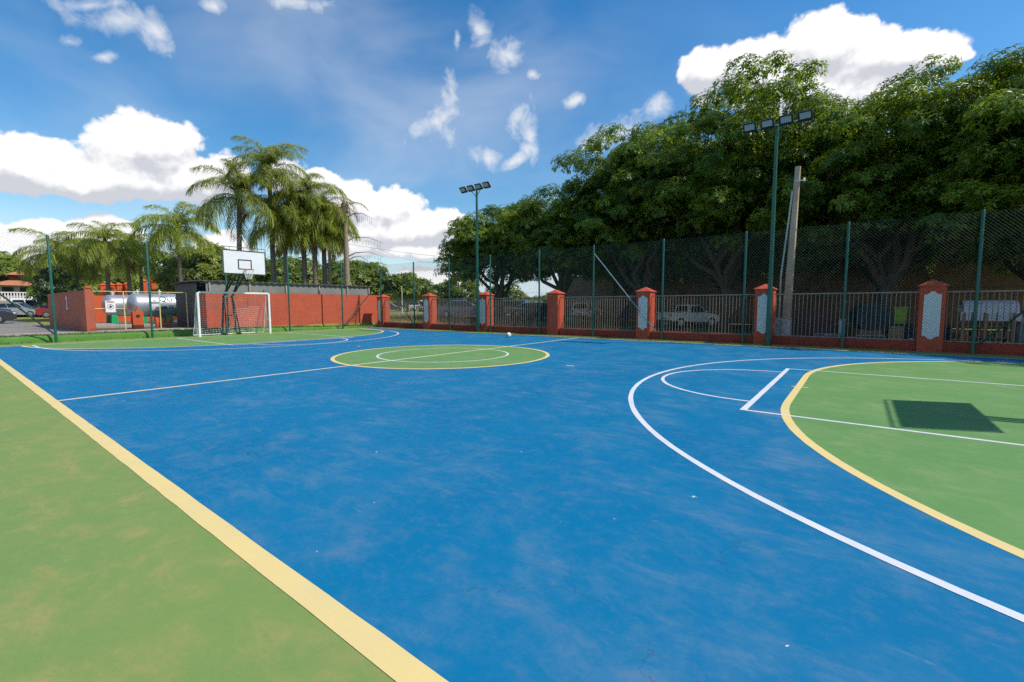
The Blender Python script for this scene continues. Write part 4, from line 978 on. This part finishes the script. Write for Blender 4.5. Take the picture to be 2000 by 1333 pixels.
# ------------------------------------------------------------------ vehicles
PROF = {
 'sedan': ([(0, .30), (.0, .50), (.015, .60), (.05, .655), (.17, .68), (.72, .64), (.90, .575), (.975, .50), (1, .38), (.995, .22), (.96, .16), (.03, .17)], (.10, .74, .27, .56)),
 'hatch': ([(0, .28), (.0, .52), (.02, .60), (.20, .63), (.70, .61), (.92, .54), (.985, .46), (1, .34), (.99, .20), (.95, .16), (.03, .18)], (.015, .74, .10, .54)),
 'pickup': ([(0, .34), (.0, .64), (.01, .655), (.37, .655), (.375, .63), (.72, .62), (.93, .56), (.985, .48), (1, .36), (.99, .24), (.95, .20), (.02, .28)], (.36, .75, .39, .60)),
 'van': ([(0, .22), (.0, .52), (.01, .56), (.80, .56), (.90, .52), (.97, .42), (1, .30), (.99, .18), (.95, .14), (.03, .15)], (.0, .93, .015, .80))}
def vehicle(label, cat, kind, paint, loc, rz, Ln, Wd, H, group=None, name='parked_car', rack=False):
    t = thing(name, label, cat, loc, rz, group); prof, (g0, g1, r0, r1) = PROF[kind]
    b = MB(); n = len(prof); rings = []
    for y, k in ((-.5, .955), (-.465, .99), (-.40, 1), (.40, 1), (.465, .99), (.5, .955)):
        rings.append([((.5+(x-.5)*(k if abs(y) > .41 else 1)-.5)*Ln, y*Wd, (.42+(z-.42)*k)*H) for x, z in prof])
    for rg in rings: b.v += rg
    for i in range(5):
        for j in range(n): b.f.append((i*n+j, i*n+(j+1) % n, (i+1)*n+(j+1) % n, (i+1)*n+j))
    b.f += [tuple(range(n)), tuple(5*n+j for j in reversed(range(n)))]
    body = part('body', b, paint, t, True)
    zb = .60 if kind != 'van' else .54; wb, wt_ = .455, .375
    X = lambda q: (q-.5)*Ln
    lo = [(X(g0), -wb*Wd, zb*H), (X(g1), -wb*Wd, zb*H), (X(g1), wb*Wd, zb*H), (X(g0), wb*Wd, zb*H)]
    hi = [(X(r0), -wt_*Wd, .965*H), (X(r1), -wt_*Wd, .965*H), (X(r1), wt_*Wd, .965*H), (X(r0), wt_*Wd, .965*H)]
    tp = [(X(r0)+.12, -wt_*Wd+.12, H), (X(r1)-.1, -wt_*Wd+.12, H), (X(r1)-.1, wt_*Wd-.12, H), (X(r0)+.12, wt_*Wd-.12, H)]
    c = MB().add(lo+hi+tp, [(0, 1, 5, 4), (1, 2, 6, 5), (2, 3, 7, 6), (3, 0, 4, 7), (4, 5, 9, 8), (5, 6, 10, 9), (6, 7, 11, 10), (7, 4, 8, 11), (8, 9, 10, 11)])
    cabin = part('cabin', c, paint, t, True)
    def pane(nm, q, u0, u1, v0, v1):
        q = [Vector(a) for a in q]; nn = (q[1]-q[0]).cross(q[3]-q[0]).normalized()
        f = lambda u, v: (q[0].lerp(q[1], u)).lerp(q[3].lerp(q[2], u), v)
        P = [f(u0, v0), f(u1, v0), f(u1, v1), f(u0, v1)]
        part(nm, MB().add([a+nn*.008 for a in P]+[a-nn*.01 for a in P], [(0, 1, 2, 3), (0, 4, 5, 1), (1, 5, 6, 2), (2, 6, 7, 3), (3, 7, 4, 0)]), 'car_glass', cabin)
    cuts = {'sedan': (.04, .50, .96), 'hatch': (.05, .52, .96), 'pickup': (.05, .46, .95), 'van': (.03, .28, .52, .76, .97)}[kind]
    for a, c_ in zip(cuts, cuts[1:]):
        pane('side_window', (lo[0], lo[1], hi[1], hi[0]), a+.012, c_-.012, .12, .88); pane('side_window', (lo[2], lo[3], hi[3], hi[2]), 1-c_+.012, 1-a-.012, .12, .88)
    pane('windscreen', (lo[1], lo[2], hi[2], hi[1]), .06, .94, .10, .93); pane('rear_window', (lo[3], lo[0], hi[0], hi[3]), .08, .92, .22 if kind != 'sedan' else .12, .90)
    wr = .215*H if kind != 'van' else .17*H
    for fx in (.185, .815):
        for s in (-1, 1):
            M = Matrix.Translation((X(fx), s*(.5*Wd-.095), wr)) @ Matrix.Rotation(R(90), 4, 'X')
            part('wheel_arch', MB().lathe([(wr*1.17, -.052), (wr*1.17, .052)], 22, Matrix.Translation((X(fx), s*(.5*Wd-.075), wr*1.06)) @ Matrix.Rotation(R(90), 4, 'X')), 'black_plastic', body)
            wh = part('wheel', MB().lathe([(wr*.6, -.10), (wr*.95, -.10), (wr, -.07), (wr, .07), (wr*.95, .10), (wr*.6, .10)], 22, M), 'tyre', t, True)
            part('rim', MB().lathe([(wr*.25, -.107), (wr*.62, -.104), (wr*.62, .104), (wr*.25, .107)], 14, M), 'rim_grey', wh)
    for s in (-1, 1):
        part('headlight', MB().box((X(.972), s*.36*Wd, .47*H), (.16, .30, .12)), 'headlight', body)
        part('taillight', MB().box((X(.012), s*.42*Wd, .55*H), (.12, .17, .17)), 'taillight', body)
        part('mirror', MB().box((X(g1)-.28, s*(.5*Wd+.04), .66*H), (.12, .16, .11)), paint, t)
    part('front_bumper', MB().box((X(.992), 0, .25*H), (.06, .84*Wd, .14)), 'black_plastic', body)
    part('rear_bumper', MB().box((X(.004), 0, .26*H), (.06, .86*Wd, .13)), 'black_plastic', body)
    part('number_plate', MB().box((X(-.004), 0, .40*H), (.02, .40, .13)), 'grey_box', body)
    part('door_seam', MB().box((X(.40), 0, .42*H), (.008, .9985*Wd-.07, .38*H)), 'black_plastic', body)
    if rack:
        part('load_rail', MB().tube([(X(.02), -.42*Wd, .70*H), (X(.34), -.42*Wd, .70*H)], .02, 6).tube([(X(.02), .42*Wd, .70*H), (X(.34), .42*Wd, .70*H)], .02, 6), 'black_plastic', t)
    return t
# image-right direction at the camera is about 37.6 degrees; headings below are world angles
vehicle('white pickup truck parked in the shade behind the railing', 'pickup', 'pickup', 'car_white', (.30, 22.4, -.10), R(56), 3.95, 1.68, 1.54, rack=True)
vehicle('white hatchback seen from behind near the brown wall', 'car', 'hatch', 'car_white', (-10.9, 28.6, -.02), R(106), 4.1, 1.75, 1.62)
vehicle('grey sedan parked behind the railing by the farther mast', 'car', 'sedan', 'car_grey', (-16.6, 18.3, gz(-16.6, 18.3)), R(38), 4.5, 1.78, 1.46)
vehicle('silver hatchback half hidden behind the grey sedan', 'car', 'hatch', 'car_silver', (-22.6, 26.2, gz(-22, 26)), R(30), 4.1, 1.75, 1.62)
vehicle('dark grey car with its rear to the farther pillar', 'car', 'hatch', 'car_grey', (-15.6, 23.0, gz(-15.6, 23)), R(205), 4.0, 1.72, 1.50)
vehicle('black car in deep shade beside the plain pillar', 'car', 'sedan', 'car_black', (-11.2, 21.0, gz(-11, 21)), R(80), 4.3, 1.75, 1.45)
FC = 'cars parked beyond the lawn'
vehicle('white van parked beyond the lawn, nearest the corner pillar', 'van', 'van', 'car_white', (-54.5, 46.5, .3), R(40), 4.6, 1.8, 2.0, FC, 'parked_van')
vehicle('blue and white car parked at the lawn edge', 'car', 'hatch', 'car_blue', (-58, 42.5, .3), R(45), 4.0, 1.7, 1.5, FC)
vehicle('white sedan parked in front of the far row', 'car', 'sedan', 'car_white', (-44, 39.4, .35), R(35), 4.3, 1.75, 1.45, FC)
CP = 'cars in the left car park'
vehicle('black sedan nose cut off by the picture edge', 'car', 'sedan', 'car_black', (-35.2, -7.6, .292), R(84), 4.4, 1.75, 1.42, CP)
vehicle('white minibus beyond the brown block wall', 'van', 'van', 'car_white', (-62.1, -1.5, .30), R(95), 4.5, 1.75, 1.95, CP, 'parked_van')
vehicle('silver car next to the white minibus', 'car', 'hatch', 'car_silver', (-58.6, -3.3, .30), R(60), 3.9, 1.7, 1.5, CP)
vehicle('blue car behind the black sedan', 'car', 'sedan', 'car_blue', (-58.8, -5.6, .30), R(75), 4.2, 1.72, 1.45, CP)
vehicle('red car half hidden by the block wall', 'car', 'hatch', 'car_red', (-52.6, -.75, .30), R(80), 3.9, 1.7, 1.4, CP)

# ------------------------------------------------------------------ far left: bank, railing, kiosk, white building, red columns
sheet_b = MB(); sheet_b.add([(-62, -40, .25), (-62, 14, .25), (-66, 14, 2.0), (-66, -40, 2.0), (-110, 14, 2.1), (-110, -40, 2.1)], [(0, 1, 2, 3), (3, 2, 4, 5)]); struct('grass_bank', sheet_b, 'earth')
wr_ = thing('balustrade', 'white railing on the grass bank above the car park', 'railing', (-66, -4.2, 2.0))
part('top_rail', MB().box((0, 0, .96), (.10, 6.8, .10)), 'white_paint', wr_); part('bottom_rail', MB().box((0, 0, .10), (.10, 6.8, .10)), 'white_paint', wr_)
BL = MB().box((0, 0, .53), (.06, .09, .76)).mesh('baluster', 'white_paint')
for k in range(30): o = obj('baluster', BL, wr_); o.location = (0, -3.3+k*.228, 0)
ks = thing('kiosk', 'small building with two tiers of orange tiled roof', 'building', (-70, -2.6, 2.05))
part('wall', MB().box((0, 0, 1.0), (3.4, 3.2, 2.0)), 'pavement', ks)
part('upper_wall', MB().box((0, .6, 2.5), (2.2, 2.0, 1.0)), 'maroon', ks)
def hip(b, cx, cy, z, wx, wy, h): b.add([(cx-wx, cy-wy, z), (cx+wx, cy-wy, z), (cx+wx, cy+wy, z), (cx-wx, cy+wy, z), (cx-wx*.3, cy, z+h), (cx+wx*.3, cy, z+h)], [(0, 1, 5, 4), (1, 2, 5), (2, 3, 4, 5), (3, 0, 4), (3, 2, 1, 0)]); return b
part('lower_roof', hip(MB(), 0, 0, 1.75, 2.6, 2.5, .75), 'tile_orange', ks); part('upper_roof', hip(MB(), 0, .6, 3.0, 1.6, 1.5, .55), 'tile_orange', ks)
part('window', MB().box((1.72, -.6, 1.1), (.04, .9, .9)), 'car_glass', ks); part('window', MB().box((1.72, .8, 1.1), (.04, .9, .9)), 'car_glass', ks)
wbld = thing('office_building', 'white building with a green glass band at the picture edge', 'building', (-160, -4, .3))
part('wall', MB().box((0, 0, 5.6), (14, 16, 11.2)), 'white_building', wbld)
part('parapet', MB().box((0, -1.2, 13.4), (12, 13.2, 3.0)), 'white_building', wbld)
part('side_block', MB().box((.5, 7.4, 12.6), (9, 2.6, 2.4)), 'white_building', wbld)
gb = part('glass_band', MB().box((6.9, 0, 11.25), (.4, 15.8, 1.3)), 'pale_glass', wbld)
for k in range(9): part('mullion', MB().box((7.14, -7+k*1.75, 11.25), (.08, .12, 1.3)), 'white_paint', gb)
for r_ in range(3):
    for k in range(7): part('window', MB().box((7.02, -6.3+k*2.1, 2.0+r_*3.0), (.06, 1.3, 1.5)), 'pale_glass', wbld)
CS = MB().box((0, 0, 1.7), (.42, .42, 3.4)).mesh('shaft', 'orange_wall')
CC = MB().box((0, 0, 3.43), (.54, .54, .06)).add([(-.27, -.27, 3.461), (.27, -.27, 3.461), (.27, .27, 3.461), (-.27, .27, 3.461), (0, 0, 3.68)], [(0, 1, 4), (1, 2, 4), (2, 3, 4), (3, 0, 4)]).mesh('cap', 'orange_wall')
ords = ['first', 'second', 'third', 'fourth', 'fifth', 'sixth', 'seventh', 'eighth', 'ninth']
for k, (x, y, s) in enumerate([(-49.8, .55, .84), (-49.6, 1.66, .92), (-49.5, 2.3, .93), (-49.4, 2.85, .94), (-49.3, 3.45, .96), (-48.9, 4.75, 1.06), (-48.8, 5.5, 1.09), (-48.5, 6.65, 1.09), (-48.4, 7.25, 1.11)]):
    t = thing('orange_column', ords[k]+' orange column from the block wall, seen over the gas tanks', 'column', (x, y, .3), 0, 'orange columns beyond the tank yard'); t.scale = (1, 1, s)
    obj('shaft', CS, t); obj('cap', CC, t)
def thin_pole(label, x, y, h, r, m='white_paint', cat='pole', arm=False):
    t = thing('lamp_post' if arm else 'post', label, cat, (x, y, gz(x, y)))
    part('shaft', MB().tube([(0, 0, -.1), (0, 0, h)], [r, r*.8], 8), m, t, True)
    part('cap', MB().lathe([(r*1.2, h), (r*1.2, h+.05), (.005, h+.10)], 8), m, t)
    if arm: part('arm', MB().tube([(0, 0, h-.1), (.3, .3, h+.15), (.9, .9, h+.2)], .03, 6), m, t, True); part('lamp', MB().box((1.0, 1.0, h+.2), (.4, .2, .08)), 'grey_box', t)
thin_pole('white post standing among the palm trunks', -21.6, 9.3, 5.1, .13, 'pale_bark')
thin_pole('slim white pole by the shrub under the mango row', -19.6, 24.6, 3.3, .07)
thin_pole('short white post in front of the dark grey car', -14.4, 20.6, 2.9, .10)
thin_pole('white lamp post beyond the gas tanks', -46, 4.35, 6.2, .09, 'white_paint', 'lamp post', True)
thin_pole('thin white pole rising from the far lawn', -38, 29, 3.4, .05)

# ------------------------------------------------------------------ yard clutter behind the nearest railings
Z = -.1
t = thing('meter_cabinet', 'grey electric cabinet beside the concrete pole', 'cabinet', (7.05, 11.5, Z))
bevel(part('box', MB().box((0, 0, .62), (.66, .35, .72)), 'grey_box', t), .012); part('stand', MB().box((0, 0, .13), (.5, .28, .26)), 'concrete', t); part('door', MB().box((0, -.182, .62), (.56, .014, .62)), 'grey_box', t); part('handle', MB().box((.2, -.196, .62), (.02, .02, .12)), 'black_plastic', t)
t = thing('metal_container', 'dark red steel container in the shade', 'container', (8.0, 13.6, Z))
part('box', MB().box((0, 0, .62), (1.5, 1.0, 1.2)), 'maroon', t)
for k in range(8): part('rib', MB().box((-.66+k*.19, -.515, .62), (.06, .03, 1.1)), 'maroon', t)
part('lid', MB().box((0, 0, 1.24), (1.56, 1.06, .05)), 'maroon', t)
t = thing('fridge', 'small pale grey fridge standing among rubble', 'fridge', (8.92, 13.4, Z))
bevel(part('box', MB().box((0, 0, .56), (.22, .35, .72)), 'grey_box', t), .015); part('door', MB().box((0, -.186, .60), (.20, .02, .56)), 'tarp', t); part('foot', MB().box((0, 0, .1), (.2, .3, .2)), 'black_plastic', t)
t = thing('cable_reel', 'big upright cable reel behind the green post', 'reel', (9.75, 14.2, Z), R(25))
for s in (-1, 1):
    M = Matrix.Translation((0, s*.25, 1.02)) @ Matrix.Rotation(R(90), 4, 'X')
    part('flange', MB().lathe([(.40, -.02), (.56, -.02), (.56, .02), (.40, .02)], 28, M), 'dark_bin', t, True)
    for k in range(6): a = R(k*30); part('spoke', MB().tube([(.5*math.cos(a), s*.25, 1.02+.5*math.sin(a)), (-.5*math.cos(a), s*.25, 1.02-.5*math.sin(a))], .025, 6), 'dark_green_paint', t)
part('drum', MB().lathe([(.2, -.25), (.2, .25)], 18, Matrix.Translation((0, 0, 1.02)) @ Matrix.Rotation(R(90), 4, 'X')), 'dark_green_paint', t, True)
part('cradle', MB().box((0, 0, .25), (.9, .6, .5), None, .8), 'wood', t)
for lab, x, y, w, h, m in (('lime green bin in the shade beyond the rubble', 10.75, 14.6, .42, .62, 'lime_plastic'), ('second lime green bin next to the shaded pillar', 11.75, 14.9, .34, .55, 'lime_plastic')):
    t = thing('wheelie_bin', lab, 'bin', (x, y, Z+.72)); bevel(part('tub', MB().box((0, 0, h/2), (w*.85, w*.85, h), None, 1.15), m, t), .02); part('lid', MB().box((0, 0, h+.03), (w*1.05, w*1.05, .05)), m, t); part('handle', MB().tube([(-w*.4, .25, h), (w*.4, .25, h)], .015, 6), 'black_plastic', t)
t = thing('storage_crates', 'stack of dark blue plastic crates under the bins', 'crates', (11.1, 14.7, Z))
for i, (x, z, w) in enumerate(((-.75, .18, .6), (-.1, .18, .62), (.55, .18, .6), (1.0, .18, .26), (-.4, .53, .6), (.25, .53, .6), (.9, .53, .5))): bevel(part('crate', MB().box((x, 0, z), (w, .6, .34)), 'dark_bin', t), .02)
t = thing('wood_panel', 'brown wooden panel leaning behind the railing', 'panel', (10.55, 12.4, Z)); o = part('board', MB().box((0, 0, .36), (.36, .03, .72)), 'wood', t); o.rotation_euler = (R(-14), 0, 0); o = part('batten', MB().box((0, -.026, .36), (.36, .02, .05)), 'wood', t); o.rotation_euler = (R(-14), 0, 0)
def rock(b, c, s, g_):
    P = []
    for d in ((1, 0, 0), (-1, 0, 0), (0, 1, 0), (0, -1, 0), (0, 0, 1), (0, 0, -1)): P.append(Vector(c)+Vector(d)*s*g_.uniform(.6, 1.2)+Vector((g_.uniform(-.2, .2), g_.uniform(-.2, .2), g_.uniform(-.1, .1)))*s)
    return b.add(P, [(0, 2, 4), (2, 1, 4), (1, 3, 4), (3, 0, 4), (2, 0, 5), (1, 2, 5), (3, 1, 5), (0, 3, 5)])
for lab, cx, cy, n, m, sp_ in (('heap of grey planks and rubble behind the railing', 9.9, 12.6, 70, 'rubble', .75), ('small heap of white plaster lumps by the shaded pillar', 10.95, 11.6, 34, 'tarp', .22), ('rubble strip at the foot of the container', 8.6, 12.8, 30, 'rubble', .5)):
    g_ = random.Random(n); b = MB()
    for k in range(n): r_ = abs(g_.gauss(0, .5)); a = g_.uniform(0, 6.28); rock(b, (cx+sp_*r_*math.cos(a), cy+sp_*.7*r_*math.sin(a), Z+.04+max(0, .26*(1-r_))*g_.random()), g_.uniform(.03, .10), g_)
    if m == 'rubble':
        for k in range(9): a = g_.uniform(-.5, .5); b.tube([(cx-sp_*.8+g_.uniform(-.2, .2), cy+g_.uniform(-.3, .3), Z+.08+.03*k), (cx+sp_*.5*math.cos(a), cy+sp_*math.sin(a), Z+.05+.035*k)], .03, 4)
    o = part('rubble_heap', b, m); o['kind'] = 'stuff'; o['label'] = lab; o['category'] = 'rubble'
t = thing('yard_shelter', 'low wooden shelter with a curved white tarpaulin roof', 'shelter', (12.95, 13.6, Z))
pr = []
for i in range(9): a = R(180*i/8); pr.append((.52*math.cos(a), .42*math.sin(a)))
b = MB()
for x in (-.62, .72):
    b.v += [(x, u, 1.22+v) for u, v in pr]
b.f = [(i, i+1, 9+i+1, 9+i) for i in range(8)]+[tuple(range(9, 18))]
part('tarp_roof', b, 'tarp', t)
for k in range(5): part('tarp_flap', MB().box((-.55+k*.3, -.53, 1.08), (.26, .02, .30)), 'tarp', t)
for x in (-.6, -.05, .6):
    for y in (-.5, .5): part('post', MB().box((x, y, .6), (.09, .09, 1.2)), 'wood', t)
for z in (.35, .75, 1.0): part('shelf', MB().box((0, 0, z), (1.25, .9, .04)), 'wood', t)
for k in range(6): o = part('firewood', MB().box((-.5+k*.2, -.1, .47), (.14, .7, .18)), 'wood', t)
t = thing('grey_tank', 'grey water tank with a white and blue cover in the yard', 'tank', (14.05, 13.7, Z))
part('body', MB().lathe([(.34, 0), (.40, .08), (.40, .74), (.30, .86)], 20), 'grey_box', t, True); part('cover', MB().lathe([(.30, .861), (.31, .95), (.22, 1.06), (.05, 1.12)], 14), 'board_white', t, True); part('stripe', MB().box((0, -.02, 1.05), (.05, .5, .14)), 'ball_blue', t)
t = thing('steel_drum', 'dull metal drum with a bright lid by the water tank', 'drum', (14.85, 13.6, Z)); part('body', MB().lathe([(.29, 0), (.29, .3), (.305, .31), (.29, .32), (.29, .6), (.305, .61), (.29, .62), (.29, .95)], 20), 'galvanised', t, True); part('lid', MB().lathe([(.30, .951), (.30, .98), (.1, 1.0)], 16), 'tarp', t)
for lab, x0, y0, x1, y1 in (('long yellow painted kerb beside the white hatchback', -8.6, 27.4, -3.4, 28.4),):
    v = Vector((x1-x0, y1-y0, 0)); o = part('yellow_kerb', MB().box((0, 0, .1), (v.length, .22, .2)), 'yellow_kerb'); o.location = ((x0+x1)/2, (y0+y1)/2, -.09); o.rotation_euler = (0, 0, math.atan2(v.y, v.x)); tag(o, lab, 'kerb')
t = thing('bollard_arch', 'white arched hoop beside the white hatchback', 'hoop', (-8.3, 26.0, -.05)); part('hoop', MB().tube([(.32*math.cos(R(a)), .1*math.cos(R(a)), .75+.42*math.sin(R(a))) for a in range(-25, 206, 21)], .05, 8), 'board_white', t, True); part('foot', MB().box((0, 0, .28), (.5, .2, .56), None, .9), 'wood', t)
